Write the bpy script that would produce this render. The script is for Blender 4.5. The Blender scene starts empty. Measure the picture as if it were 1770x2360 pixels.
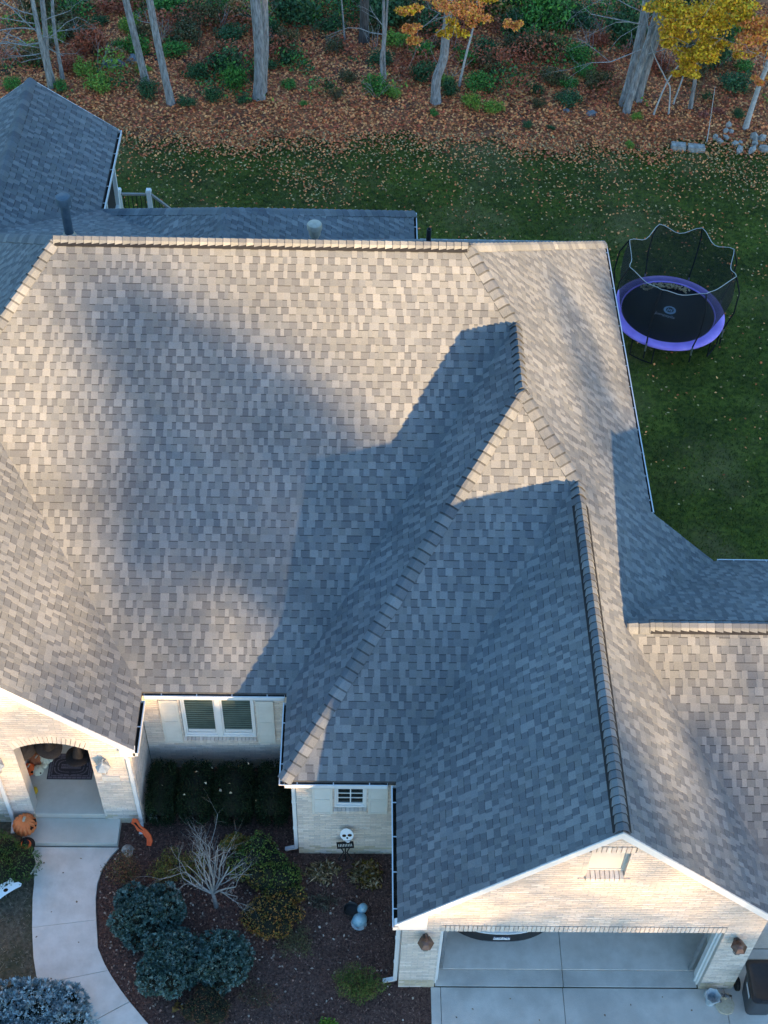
import bpy, math, random
import numpy as np
from mathutils import Vector, Matrix, Euler
random.seed(7); RNG = np.random.default_rng(7)
S = bpy.context.scene; COL = S.collection
R = math.radians

# ------------------------------------------------------------------ camera
cd = bpy.data.cameras.new('camera'); cam = bpy.data.objects.new('camera', cd); COL.objects.link(cam)
PITCH, ROLL, YAW, CH, FPX = R(48.74), R(-1.962), R(1.649), 24.796, 3172.9
fw = Vector((math.sin(YAW)*math.cos(PITCH), math.cos(YAW)*math.cos(PITCH), -math.sin(PITCH)))
rt = Vector((math.cos(YAW), -math.sin(YAW), 0)); dn = -rt.cross(fw)
rt2 = math.cos(ROLL)*rt + math.sin(ROLL)*dn; dn2 = -math.sin(ROLL)*rt + math.cos(ROLL)*dn
m4 = Matrix(((rt2.x, -dn2.x, -fw.x, 0), (rt2.y, -dn2.y, -fw.y, 0), (rt2.z, -dn2.z, -fw.z, CH), (0, 0, 0, 1)))
cam.matrix_world = m4
cd.sensor_fit = 'HORIZONTAL'; cd.sensor_width = 36.0; cd.lens = 36.0*FPX/1770.0
cd.clip_start = 0.5; cd.clip_end = 2000.0
S.camera = cam
CAMP = np.array([0, 0, CH])

# ------------------------------------------------------------------ light: low evening sun from the south-south-east
SUN_EL, SUN_AZ = R(3.95), R(148.5)          # azimuth clockwise from +Y
sdir = Vector((math.sin(SUN_AZ)*math.cos(SUN_EL), math.cos(SUN_AZ)*math.cos(SUN_EL), math.sin(SUN_EL)))
w = bpy.data.worlds.new('World'); S.world = w; w.use_nodes = True
nt = w.node_tree; bg = nt.nodes['Background']
sky = nt.nodes.new('ShaderNodeTexSky'); sky.sky_type = 'NISHITA'; sky.sun_disc = False
sky.sun_elevation = SUN_EL; sky.sun_rotation = SUN_AZ
sky.air_density = 1.0; sky.dust_density = 0.3; sky.ozone_density = 3.0
nt.links.new(sky.outputs[0], bg.inputs[0]); bg.inputs[1].default_value = 0.15
sl = bpy.data.lights.new('sun', 'SUN'); sl.energy = 3.2; sl.angle = R(0.53); sl.color = (1.0, 0.665, 0.335)
so = bpy.data.objects.new('sun', sl); COL.objects.link(so)
so.rotation_euler = sdir.to_track_quat('Z', 'Y').to_euler(); so.location = sdir*60
S.view_settings.view_transform = 'Standard'; S.view_settings.look = 'None'
S.view_settings.exposure = 2.85; S.view_settings.gamma = 1.0; S.view_settings.use_curve_mapping = False
S.render.engine = 'CYCLES'
S.cycles.max_bounces = 5; S.cycles.diffuse_bounces = 3; S.cycles.transparent_max_bounces = 12
S.cycles.use_denoising = True

# ------------------------------------------------------------------ materials
MATS = {}
def mat(name, c1, c2=None, scale=8.0, rough=0.8, bump=0.0, bscale=None, attr=False, metal=0.0, stretch=None, spec=0.3, blotch=None, contrast=(0.35, 0.65), alpha=None, wear=None):
    if name in MATS: return MATS[name]
    m = bpy.data.materials.new(name); m.use_nodes = True; n = m.node_tree; N = n.nodes; L = n.links
    b = N['Principled BSDF']; b.inputs['Roughness'].default_value = rough; b.inputs['Metallic'].default_value = metal
    b.inputs['Specular IOR Level'].default_value = spec
    tc = N.new('ShaderNodeTexCoord'); mp = N.new('ShaderNodeMapping'); L.new(tc.outputs['Object'], mp.inputs[0])
    if stretch: mp.inputs['Scale'].default_value = stretch
    no = N.new('ShaderNodeTexNoise'); no.inputs['Scale'].default_value = scale; no.inputs['Detail'].default_value = 6; no.inputs['Roughness'].default_value = 0.65
    L.new(mp.outputs[0], no.inputs['Vector'])
    mr = N.new('ShaderNodeMapRange'); mr.inputs[1].default_value = contrast[0]; mr.inputs[2].default_value = contrast[1]
    L.new(no.outputs['Fac'], mr.inputs[0])
    mx = N.new('ShaderNodeMix'); mx.data_type = 'RGBA'
    mx.inputs[6].default_value = (*c1, 1); mx.inputs[7].default_value = (*(c2 or c1), 1)
    L.new(mr.outputs[0], mx.inputs[0]); out = mx.outputs[2]
    if attr:
        at = N.new('ShaderNodeAttribute'); at.attribute_name = 'Col'
        mu = N.new('ShaderNodeMix'); mu.data_type = 'RGBA'; mu.blend_type = 'MULTIPLY'; mu.inputs[0].default_value = 1
        L.new(out, mu.inputs[6]); L.new(at.outputs['Color'], mu.inputs[7]); out = mu.outputs[2]
    if wear:
        n3 = N.new('ShaderNodeTexNoise'); n3.inputs['Scale'].default_value = wear[0]; n3.inputs['Detail'].default_value = 5; L.new(tc.outputs['Object'], n3.inputs['Vector'])
        r3 = N.new('ShaderNodeMapRange'); r3.inputs[1].default_value = .32; r3.inputs[2].default_value = .68; r3.inputs[3].default_value = wear[1]; r3.inputs[4].default_value = wear[2]; L.new(n3.outputs['Fac'], r3.inputs[0])
        m3 = N.new('ShaderNodeMix'); m3.data_type = 'RGBA'; m3.blend_type = 'MULTIPLY'; m3.inputs[0].default_value = 1; L.new(out, m3.inputs[6]); L.new(r3.outputs[0], m3.inputs[7]); out = m3.outputs[2]
    if blotch:
        bs, bc, lo, hi = blotch
        n2 = N.new('ShaderNodeTexNoise'); n2.inputs['Scale'].default_value = bs; n2.inputs['Detail'].default_value = 4
        L.new(tc.outputs['Object'], n2.inputs['Vector'])
        r2 = N.new('ShaderNodeMapRange'); r2.inputs[1].default_value = lo; r2.inputs[2].default_value = hi
        L.new(n2.outputs['Fac'], r2.inputs[0])
        m2 = N.new('ShaderNodeMix'); m2.data_type = 'RGBA'; L.new(r2.outputs[0], m2.inputs[0])
        L.new(out, m2.inputs[6]); m2.inputs[7].default_value = (*bc, 1); out = m2.outputs[2]
    L.new(out, b.inputs['Base Color'])
    if bump > 0:
        nb = N.new('ShaderNodeTexNoise'); nb.inputs['Scale'].default_value = bscale or scale*3; nb.inputs['Detail'].default_value = 5
        L.new(mp.outputs[0], nb.inputs['Vector'])
        bu = N.new('ShaderNodeBump'); bu.inputs['Strength'].default_value = bump; bu.inputs['Distance'].default_value = 0.02
        L.new(nb.outputs['Fac'], bu.inputs['Height']); L.new(bu.outputs[0], b.inputs['Normal'])
    if alpha is not None: b.inputs['Alpha'].default_value = alpha
    MATS[name] = m; return m
W1 = (1, 1, 1)
mat('shingle', (0.525, 0.605, 0.685), (0.675, 0.775, 0.875), 55, 0.92, 0.25, 160, attr=True, spec=0.12, wear=(.55, .86, 1.08))
mat('deck', (0.06, 0.06, 0.065), (0.1, 0.1, 0.1), 20, 0.95)
mat('brick', (0.88, 0.87, 0.86), (1.1, 1.09, 1.08), 30, 0.9, 0.3, 90, attr=True, spec=0.15, contrast=(.3, .7), wear=(.8, .9, 1.06))
mat('mortar', (0.52, 0.475, 0.43), (0.60, 0.55, 0.50), 25, 0.95, 0.3)
mat('white_trim', (0.74, 0.74, 0.73), (0.80, 0.80, 0.79), 3, 0.45, spec=0.4)
mat('gutter_white', (0.68, 0.69, 0.70), (0.78, 0.78, 0.78), 2, 0.4, spec=0.4)
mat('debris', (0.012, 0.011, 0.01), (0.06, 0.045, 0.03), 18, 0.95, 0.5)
mat('vent_plastic', (0.010, 0.010, 0.012), (0.018, 0.018, 0.02), 10, 0.7)
mat('shutter', (0.66, 0.63, 0.57), (0.72, 0.69, 0.63), 4, 0.55)
mat('concrete', (0.54, 0.49, 0.44), (0.70, 0.64, 0.58), 3.2, 0.85, 0.25, 60, blotch=(0.8, (0.40, 0.36, 0.32), .54, .78), contrast=(.25, .7), wear=(1.3, .82, 1.08))
mat('walk', (0.62, 0.56, 0.50), (0.74, 0.68, 0.62), 3.4, 0.85, 0.15, 70, blotch=(0.5, (0.48, 0.42, 0.35), .57, .85))
mat('porch_concrete', (0.54, 0.50, 0.43), (0.62, 0.58, 0.51), 2.2, 0.85, 0.12, 70, blotch=(0.8, (0.42, 0.41, 0.36), .55, .8))
mat('glass', (0.015, 0.022, 0.022), (0.02, 0.028, 0.026), 1, 0.06, spec=0.6)
mat('blind', (0.07, 0.10, 0.085), (0.11, 0.15, 0.13), 3, 0.4, spec=0.5)
mat('bronze', (0.11, 0.065, 0.05), (0.17, 0.11, 0.09), 9, 0.35, metal=0.6)
mat('lamp_glass', (0.32, 0.27, 0.24), (0.5, 0.45, 0.4), 9, 0.15, spec=0.6)
mat('galv', (0.40, 0.35, 0.28), (0.52, 0.46, 0.37), 12, 0.45, metal=0.3)
mat('flue_metal', (0.09, 0.12, 0.15), (0.13, 0.16, 0.19), 8, 0.6, metal=0.2)
mat('black_plastic', (0.012, 0.012, 0.014), (0.022, 0.022, 0.024), 10, 0.45, spec=0.4)
mat('black_matte', (0.008, 0.008, 0.009), (0.018, 0.017, 0.017), 14, 0.85)
mat('bin', (0.030, 0.034, 0.042), (0.042, 0.046, 0.054), 16, 0.42, spec=0.5)
mat('lid', (0.014, 0.013, 0.013), (0.026, 0.022, 0.02), 10, 0.38, spec=0.5)
mat('label_white', (0.6, 0.62, 0.64), (0.7, 0.7, 0.72), 30, 0.5)
mat('drywall', (0.3, 0.3, 0.29), (0.36, 0.36, 0.35), 2, 0.9)
mat('garage_wall', (0.66, 0.65, 0.62), (0.72, 0.71, 0.68), 2, 0.9)
mat('car_paint', (0.70, 0.71, 0.72), (0.73, 0.74, 0.75), 2, 0.18, spec=0.6)
mat('tyre', (0.014, 0.014, 0.014), (0.022, 0.022, 0.022), 30, 0.9)
mat('tail', (0.2, 0.005, 0.005), (0.3, 0.01, 0.01), 20, 0.2)
mat('chrome', (0.6, 0.6, 0.62), (0.7, 0.7, 0.72), 4, 0.15, metal=1)
mat('plate_ink', (0.03, 0.05, 0.14), (0.04, 0.06, 0.16), 9, 0.6)
mat('purple', (0.36, 0.22, 0.74), (0.46, 0.30, 0.84), 3, 0.55, 0.3, 7, spec=0.4)
mat('tramp_mat', (0.006, 0.006, 0.008), (0.012, 0.012, 0.015), 60, 0.75, 0.2)
mat('rope', (0.42, 0.42, 0.4), (0.52, 0.52, 0.5), 30, 0.8)
mat('steel', (0.35, 0.36, 0.37), (0.45, 0.46, 0.47), 10, 0.35, metal=0.8)
mat('logo', (0.25, 0.42, 0.6), (0.4, 0.55, 0.7), 12, 0.6)
mat('logo_text', (0.4, 0.42, 0.5), (0.55, 0.56, 0.6), 12, 0.6)
mat('lawn', (0.030, 0.048, 0.005), (0.11, 0.13, 0.014), 7, 0.95, 0.8, 60, blotch=(0.3, (0.19, 0.155, 0.06), .52, .76), wear=(.9, .65, 1.3))
mat('grass', (0.5, 0.55, 0.5), (1.5, 1.45, 1.3), 3.5, 0.8, attr=True, wear=(.7, .65, 1.35))
mat('litter', (0.22, 0.065, 0.025), (0.58, 0.21, 0.085), 14, 0.95, 0.9, 40, blotch=(0.5, (0.11, 0.06, 0.04), .5, .72))
mat('leaf', (0.9, 0.9, 0.9), (1.3, 1.3, 1.3), 4, 0.65, attr=True, spec=0.25)
mat('needle', (0.85, 0.85, 0.85), (1.15, 1.15, 1.15), 5, 0.7, attr=True, spec=0.2)
mat('mulch', (0.050, 0.026, 0.021), (0.17, 0.094, 0.074), 24, 0.95, 1.0, 50)
mat('dry_bed', (0.06, 0.05, 0.035), (0.17, 0.14, 0.10), 14, 0.95, 0.9, 60, blotch=(0.9, (0.05, 0.058, 0.024), .52, .7))
mat('bark_grey', (0.16, 0.15, 0.14), (0.44, 0.42, 0.40), 5, 0.95, 0.9, 12, stretch=(4, 4, .7))
mat('bark_dark', (0.055, 0.045, 0.04), (0.13, 0.115, 0.105), 5, 0.95, 0.9, 12, stretch=(4, 4, .7))
mat('bark_ash', (0.20, 0.185, 0.17), (0.36, 0.335, 0.31), 9, 0.9, 0.4, 30)
mat('bark_pale', (0.36, 0.34, 0.31), (0.58, 0.55, 0.51), 9, 0.9, 0.4, 30)
mat('stem', (0.07, 0.05, 0.035), (0.13, 0.1, 0.07), 9, 0.95, 0.5)
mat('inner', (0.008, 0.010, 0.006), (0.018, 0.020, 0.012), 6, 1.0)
mat('stone', (0.20, 0.185, 0.165), (0.50, 0.47, 0.43), 6, 0.9, 0.6, 20)
mat('stone_dark', (0.13, 0.13, 0.14), (0.26, 0.26, 0.27), 5, 0.9, 0.6, 20)
mat('creek', (0.02, 0.017, 0.016), (0.06, 0.05, 0.045), 6, 0.75, 0.5, spec=.1)
mat('pumpkin', (0.66, 0.17, 0.05), (0.78, 0.26, 0.09), 6, 0.5, 0.1)
mat('pumpkin_red', (0.650, 0.098, 0.019), (0.780, 0.156, 0.039), 6, 0.5, 0.1)
mat('pumpkin_rust', (0.390, 0.130, 0.058), (0.520, 0.195, 0.091), 6, 0.55, 0.1)
mat('pumpkin_white', (0.62, 0.62, 0.48), (0.74, 0.74, 0.62), 6, 0.5, 0.1)
mat('gourd', (0.62, 0.34, 0.02), (0.72, 0.48, 0.03), 9, 0.45)
mat('pumpkin_stem', (0.45, 0.38, 0.27), (0.58, 0.5, 0.38), 20, 0.8, 0.4)
mat('carved', (0.02, 0.008, 0.003), (0.04, 0.015, 0.005), 9, 0.9)
mat('felt', (0.010, 0.009, 0.010), (0.026, 0.023, 0.025), 20, 0.75)
mat('orange_band', (0.75, 0.12, 0.03), (0.85, 0.2, 0.06), 8, 0.5)
mat('orange_sign', (0.72, 0.075, 0.012), (0.82, 0.13, 0.03), 8, 0.45)
mat('ghost_white', (0.78, 0.8, 0.82), (0.84, 0.85, 0.86), 4, 0.5)
mat('ceramic', (0.16, 0.34, 0.44), (0.34, 0.52, 0.6), 9, 0.3, spec=0.6)
mat('urn', (0.3, 0.35, 0.38), (0.52, 0.55, 0.56), 16, 0.6)
mat('doormat', (0.035, 0.03, 0.036), (0.06, 0.052, 0.06), 60, 0.95, 0.4)
mat('doormat_pale', (0.12, 0.105, 0.13), (0.19, 0.165, 0.195), 60, 0.95, 0.4)
mat('door', (0.10, 0.055, 0.035), (0.15, 0.085, 0.05), 6, 0.5, stretch=(6, 6, .6))
mat('screen', (0.02, 0.02, 0.022), (0.03, 0.03, 0.032), 8, 0.7)
mat('composite', (0.24, 0.23, 0.22), (0.3, 0.29, 0.28), 6, 0.7)
mat('number', (0.62, 0.62, 0.62), (0.66, 0.66, 0.66), 6, 0.5)
mat('siding', (0.55, 0.54, 0.5), (0.6, 0.59, 0.55), 3, 0.7)
def net_mat():
    m = bpy.data.materials.new('net'); m.use_nodes = True; n = m.node_tree
    o = n.nodes['Material Output']; b = n.nodes['Principled BSDF']; b.inputs['Base Color'].default_value = (.008, .010, .012, 1); b.inputs['Roughness'].default_value = .8
    t = n.nodes.new('ShaderNodeBsdfTransparent'); x = n.nodes.new('ShaderNodeMixShader'); x.inputs[0].default_value = .60
    n.links.new(t.outputs[0], x.inputs[1]); n.links.new(b.outputs[0], x.inputs[2]); n.links.new(x.outputs[0], o.inputs[0]); MATS['net'] = m
net_mat()

# ------------------------------------------------------------------ helpers
def link(o, parent=None):
    COL.objects.link(o)
    if parent is not None:
        o.parent = parent
        if parent.type == 'EMPTY' and not parent.get('_local'): o.matrix_parent_inverse = Matrix.Translation(-parent.location)
    return o
def fast(name, V, F, mats, parent=None, cols=None, midx=None, smooth=False):
    """V (n,3) array, F list of index tuples or (m,k) array -> one mesh object"""
    me = bpy.data.meshes.new(name)
    V = np.asarray(V, dtype=np.float32)
    if isinstance(F, np.ndarray):
        k = F.shape[1]; n = F.shape[0]
        me.vertices.add(len(V)); me.vertices.foreach_set('co', V.ravel())
        me.loops.add(n*k); me.loops.foreach_set('vertex_index', F.astype(np.int32).ravel())
        me.polygons.add(n); me.polygons.foreach_set('loop_start', np.arange(0, n*k, k, dtype=np.int32)); me.polygons.foreach_set('loop_total', np.full(n, k, dtype=np.int32))
        me.update(calc_edges=True)
    else:
        me.from_pydata([tuple(map(float, v)) for v in V], [], F); n = len(F)
    if not isinstance(mats, (list, tuple)): mats = [mats]
    for mm in mats: me.materials.append(MATS[mm])
    if midx is not None: me.polygons.foreach_set('material_index', np.asarray(midx, dtype=np.int32))
    if cols is not None:
        a = me.attributes.new('Col', 'FLOAT_COLOR', 'FACE'); c = np.ones((n, 4), dtype=np.float32); c[:, :3] = np.asarray(cols, dtype=np.float32); a.data.foreach_set('color', c.ravel())
    if smooth: me.polygons.foreach_set('use_smooth', np.ones(n, dtype=bool))
    me.update()
    return link(bpy.data.objects.new(name, me), parent)
class MB:
    def __init__(s): s.v = []; s.f = []; s.c = []; s.m = []
    def face(s, pts, col=W1, m=0):
        i = len(s.v); s.v += [tuple(p) for p in pts]; s.f.append(tuple(range(i, i+len(pts)))); s.c.append(col); s.m.append(m)
    def hexa(s, p, col=W1, m=0, skip=()):
        i = len(s.v); s.v += [tuple(q) for q in p]
        for k, f in enumerate(((3, 2, 1, 0), (4, 5, 6, 7), (0, 1, 5, 4), (1, 2, 6, 5), (2, 3, 7, 6), (3, 0, 4, 7))):
            if k in skip: continue
            s.f.append(tuple(i+a for a in f)); s.c.append(col); s.m.append(m)
    def box(s, a, b, col=W1, m=0):
        x0, y0, z0 = (min(a[i], b[i]) for i in range(3)); x1, y1, z1 = (max(a[i], b[i]) for i in range(3))
        s.hexa([(x0, y0, z0), (x1, y0, z0), (x1, y1, z0), (x0, y1, z0), (x0, y0, z1), (x1, y0, z1), (x1, y1, z1), (x0, y1, z1)], col, m)
    def bar(s, a, b, w, h, col=W1, m=0):
        a, b = Vector(a), Vector(b); d = (b-a).normalized(); up = Vector((0, 0, 1))
        if abs(d.z) > .95: up = Vector((0, 1, 0))
        r = d.cross(up).normalized()*w/2; u = r.cross(d).normalized()*h/2
        s.hexa([a-r-u, a+r-u, b+r-u, b-r-u, a-r+u, a+r+u, b+r+u, b-r+u], col, m)
    def tube(s, path, radii, n=8, col=W1, m=0, cap=True):
        path = [Vector(p) for p in path]; i0 = len(s.v); pr = None
        for k, p in enumerate(path):
            d = (path[min(k+1, len(path)-1)]-path[max(k-1, 0)]).normalized()
            if pr is None: pr = d.orthogonal().normalized()
            r = (pr-d*pr.dot(d)).normalized(); pr = r; u = d.cross(r)
            rad = radii[k] if hasattr(radii, '__len__') else radii
            for j in range(n):
                a = 2*math.pi*j/n; s.v.append(tuple(p+(r*math.cos(a)+u*math.sin(a))*rad))
        for k in range(len(path)-1):
            for j in range(n):
                a, b = i0+k*n+j, i0+k*n+(j+1) % n; s.f.append((a, b, b+n, a+n)); s.c.append(col); s.m.append(m)
        if cap:
            s.f.append(tuple(i0+n-1-j for j in range(n))); s.c.append(col); s.m.append(m)
            e = i0+(len(path)-1)*n; s.f.append(tuple(e+j for j in range(n))); s.c.append(col); s.m.append(m)
    def lathe(s, prof, c=(0, 0, 0), n=24, col=W1, m=0, mod=None, ax=None):
        i0 = len(s.v); c = Vector(c); q = Vector((0, 0, 1)).rotation_difference(Vector(ax)) if ax else None
        for r, z in prof:
            for j in range(n):
                a = 2*math.pi*j/n; rr = r*(mod(a, r, z) if mod else 1); v = Vector((rr*math.cos(a), rr*math.sin(a), z))
                if q: v = q @ v
                s.v.append(tuple(c+v))
        for k in range(len(prof)-1):
            for j in range(n):
                a, b = i0+k*n+j, i0+k*n+(j+1) % n; s.f.append((a, b, b+n, a+n)); s.c.append(col); s.m.append(m)
        s.f.append(tuple(i0+n-1-j for j in range(n))); s.c.append(col); s.m.append(m)
        e = i0+(len(prof)-1)*n; s.f.append(tuple(e+j for j in range(n))); s.c.append(col); s.m.append(m)
    def prism(s, poly, d, col=W1, m=0):
        d = Vector(d); p = [Vector(q) for q in poly]; n = len(p); i = len(s.v); s.v += [tuple(q) for q in p]+[tuple(q+d) for q in p]
        s.f.append(tuple(i+n-1-k for k in range(n))); s.f.append(tuple(i+n+k for k in range(n)))
        for k in range(n): s.f.append((i+k, i+(k+1) % n, i+n+(k+1) % n, i+n+k))
        s.c += [col]*(n+2); s.m += [m]*(n+2)
    def build(s, name, mats, parent=None, smooth=False, bevel=0, cols=False):
        o = fast(name, s.v, s.f, mats, parent, s.c if cols else None, s.m if isinstance(mats, (list, tuple)) else None, smooth)
        if bevel:
            b = o.modifiers.new('bevel', 'BEVEL'); b.width = bevel; b.segments = 2; b.limit_method = 'ANGLE'
        if smooth and hasattr(o.data, 'set_sharp_from_angle'): o.data.set_sharp_from_angle(angle=R(50))
        return o
def thing(name, label, cat, loc=(0, 0, 0), group=None, local=False, rot=0):
    o = bpy.data.objects.new(name, None); o.location = loc; o.rotation_euler = (0, 0, rot); o.empty_display_size = .2
    o['label'] = label; o['category'] = cat
    if group: o['group'] = group
    if local: o['_local'] = 1
    COL.objects.link(o); return o
def tag(o, label, cat, group=None):
    o['label'] = label; o['category'] = cat
    if group: o['group'] = group
    return o
def struct(o): o['kind'] = 'structure'; return o
def stuff(o, label=None, cat=None):
    o['kind'] = 'stuff'
    if label: o['label'] = label; o['category'] = cat
    return o
def text_mesh(body, size, name, material, parent, M, extr=0.002, align='CENTER'):
    cu = bpy.data.curves.new(name, 'FONT'); cu.body = body; cu.size = size; cu.extrude = extr; cu.align_x = align; cu.align_y = 'CENTER'
    t = bpy.data.objects.new(name, cu); COL.objects.link(t)
    bpy.context.view_layer.update()
    me = bpy.data.meshes.new_from_object(t.evaluated_get(bpy.context.evaluated_depsgraph_get()))
    bpy.data.objects.remove(t); me.name = name; me.materials.clear(); me.materials.append(MATS[material])
    me.transform(M)
    return link(bpy.data.objects.new(name, me), parent)
def sstep(a, b, t):
    t = np.clip((np.asarray(t, float)-a)/(b-a), 0, 1); return t*t*(3-2*t)
def G(x, y):
    y = np.asarray(y, float)
    return -0.6*sstep(17, 27, y)-0.10*np.clip(y-40, 0, 60)
def jit(c, a=.12):
    k = 1+random.uniform(-a, a); return tuple(v*k*(1+random.uniform(-a*.3, a*.3)) for v in c)

# ================================================================== ground and paving
def grid_sheet(name, xs, ys, material, dz=0.0, f=None):
    xs = np.asarray(xs, float); ys = np.asarray(ys, float); X, Y = np.meshgrid(xs, ys)
    Z = G(X, Y)+dz
    if f is not None: Z = Z+f(X, Y)
    V = np.stack([X.ravel(), Y.ravel(), Z.ravel()], 1); nx, ny = len(xs), len(ys)
    i = np.arange((ny-1)*(nx-1)); r, c = i//(nx-1), i % (nx-1); a = r*nx+c
    return struct(fast(name, V, np.stack([a, a+1, a+nx+1, a+nx], 1), material, smooth=True))
def gl(a, b, s, far=600): return np.concatenate([[-far, -200, -90, -45], np.arange(a, b+1e-6, s), [60, 120, 300, far]])
grid_sheet('lawn', gl(-24, 24, .5), gl(-24, 50, .5), 'lawn')
def ragged_sheet(name, x0, x1, edge, back, dz, material, step=.25, depth=(0, .3, .8, 1.6, 3, 5, 8, 14, 40)):
    xs = np.arange(x0, x1+.01, step); V = []; nd = len(depth)
    for x in xs:
        e = edge(x)
        for dd in depth: yy = e+dd*(back-e)/depth[-1]; V.append((x, yy, float(G(x, yy))+dz))
    F = [(i*nd+k, (i+1)*nd+k, (i+1)*nd+k+1, i*nd+k+1) for i in range(len(xs)-1) for k in range(nd-1)]
    return struct(fast(name, V, F, material, smooth=True))
def wood_edge(x): return 38.15+.35*math.sin(x*.55+1)+.22*math.sin(x*1.9)+.15*math.sin(x*4.3+2)+(.6 if x < -7 else 0)*min(1, -(x+7)) 
ragged_sheet('woodland_floor', -60, 60, wood_edge, 78, .03, 'litter', depth=(0, .3, .6, .9, 1.2, 1.5, 1.8, 2.1, 2.4, 2.7, 3, 3.5, 4, 5, 6, 8, 10, 14, 20, 30, 40))
struct(fast('mulch_bed', [(-4.95, 4, .016), (1.46, 4, .016), (1.46, 10.14, .016), (.9, 12.85, .016), (-1, 14.9, .016), (-4.95, 14.9, .016)], [(0, 1, 2, 3, 4, 5)], 'mulch'))
struct(fast('planting_bed', [(-14, 4, .016), (-4.96, 4, .016), (-4.96, 13.6, .016), (-14, 13.6, .016)], [(0, 1, 2, 3)], 'dry_bed'))

# driveway: cast panels with open joints
drive = struct(fast('driveway', [(1.45, 2, .006), (9.5, 2, .006), (9.5, 10.13, .006), (1.45, 10.13, .006)], [(0, 1, 2, 3)], 'mulch'))
for (x0, x1, y0, y1) in ((1.45, 1.625, 2, 10.115), (1.633, 3.875, 2, 10.115), (3.885, 6.86, 2, 10.115), (6.868, 9.5, 2, 10.885), (1.53, 3.895, 10.14, 10.455), (3.905, 6.37, 10.14, 10.455)):
    b = MB(); b.box((x0, y0, -.1), (x1, y1, .03)); o = b.build('slab', 'concrete', drive, bevel=.008)
# curved front walk
LW = [(-6.40, 12.86), (-6.30, 12.66), (-6.19, 12.42), (-6.13, 12.1), (-6.11, 11.8), (-6.05, 11.4), (-6.02, 11.2), (-5.97, 10.95), (-5.9, 10.62), (-5.79, 10.27), (-5.64, 9.98), (-5.4, 9.62), (-5.05, 9.2), (-4.6, 8.7), (-2.6, 6.6)]
RW = [(-4.60, 12.86), (-4.74, 12.66), (-4.86, 12.42), (-4.92, 12.1), (-4.91, 11.8), (-4.87, 11.52), (-4.84, 11.36), (-4.80, 11.15), (-4.74, 10.82), (-4.57, 10.5), (-4.42, 10.28), (-4.22, 10.02), (-4.03, 9.8), (-3.7, 9.45), (-1.6, 7.35)]
walk = struct(fast('walkway', [(x, y, .02) for x, y in LW]+[(x, y, .02) for x, y in RW], [(i, i+1, 15+i+1, 15+i) for i in range(14)], 'mulch'))
def lerp2(a, b, t): return (a[0]+(b[0]-a[0])*t, a[1]+(b[1]-a[1])*t)
for i0, i1 in ((0, 6), (6, 9.55), (9.55, 12), (12, 14)):
    def at(Lst, t): k = min(int(t), 13); return lerp2(Lst[k], Lst[k+1], t-k)
    ts = [i0+.012]+[k for k in range(int(i0)+1, 15) if i0+.1 < k < i1-.1]+[i1-.012]
    b = MB(); lt = [at(LW, t) for t in ts]; rtt = [at(RW, t) for t in ts]
    poly = [(x, y, -.05) for x, y in lt]+[(x, y, -.05) for x, y in reversed(rtt)]
    b.prism(poly[::-1][::-1], (0, 0, .115)); b.build('slab', 'walk', walk, bevel=.006)

# ================================================================== the house
HOUSE = thing('brick_house', 'large pale brick house with hipped and gabled shingle roofs seen from above', 'house', (1, 16, 0))
m_, mf, ms = .971, .719, .745
zr, yr, xP1, aE = 8.035, 21.676, -5.984, 10.081
xP2 = (aE-zr)/m_; zq, yq2 = 7.143, 18.564; xq = (aE-zq)/m_; yq1 = yr-(zr-zq)/mf
zg = 6.149; xg = (aE-zg)/m_; yg1 = yq2-(zq-zg)/mf; yg2 = 10.014; ze = 2.9
zE = 4.41; xE = (aE-zE)/m_; yN = yr+(zr-zE)/ms; yS = 17.925
zwr, ywr = 5.529, 14.357; xwr = (aE-zwr)/m_; xWend = 8.2
PORX = -7.2
EO = .05   # roof edge stops this far inside the gutter lip
P1, P2, Q1, Q2, G1 = (xP1, yr), (xP2, yr), (xq, yq1), (xq, yq2), (xg, yg1)
Rn = (-2.90, 24.09)
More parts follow.
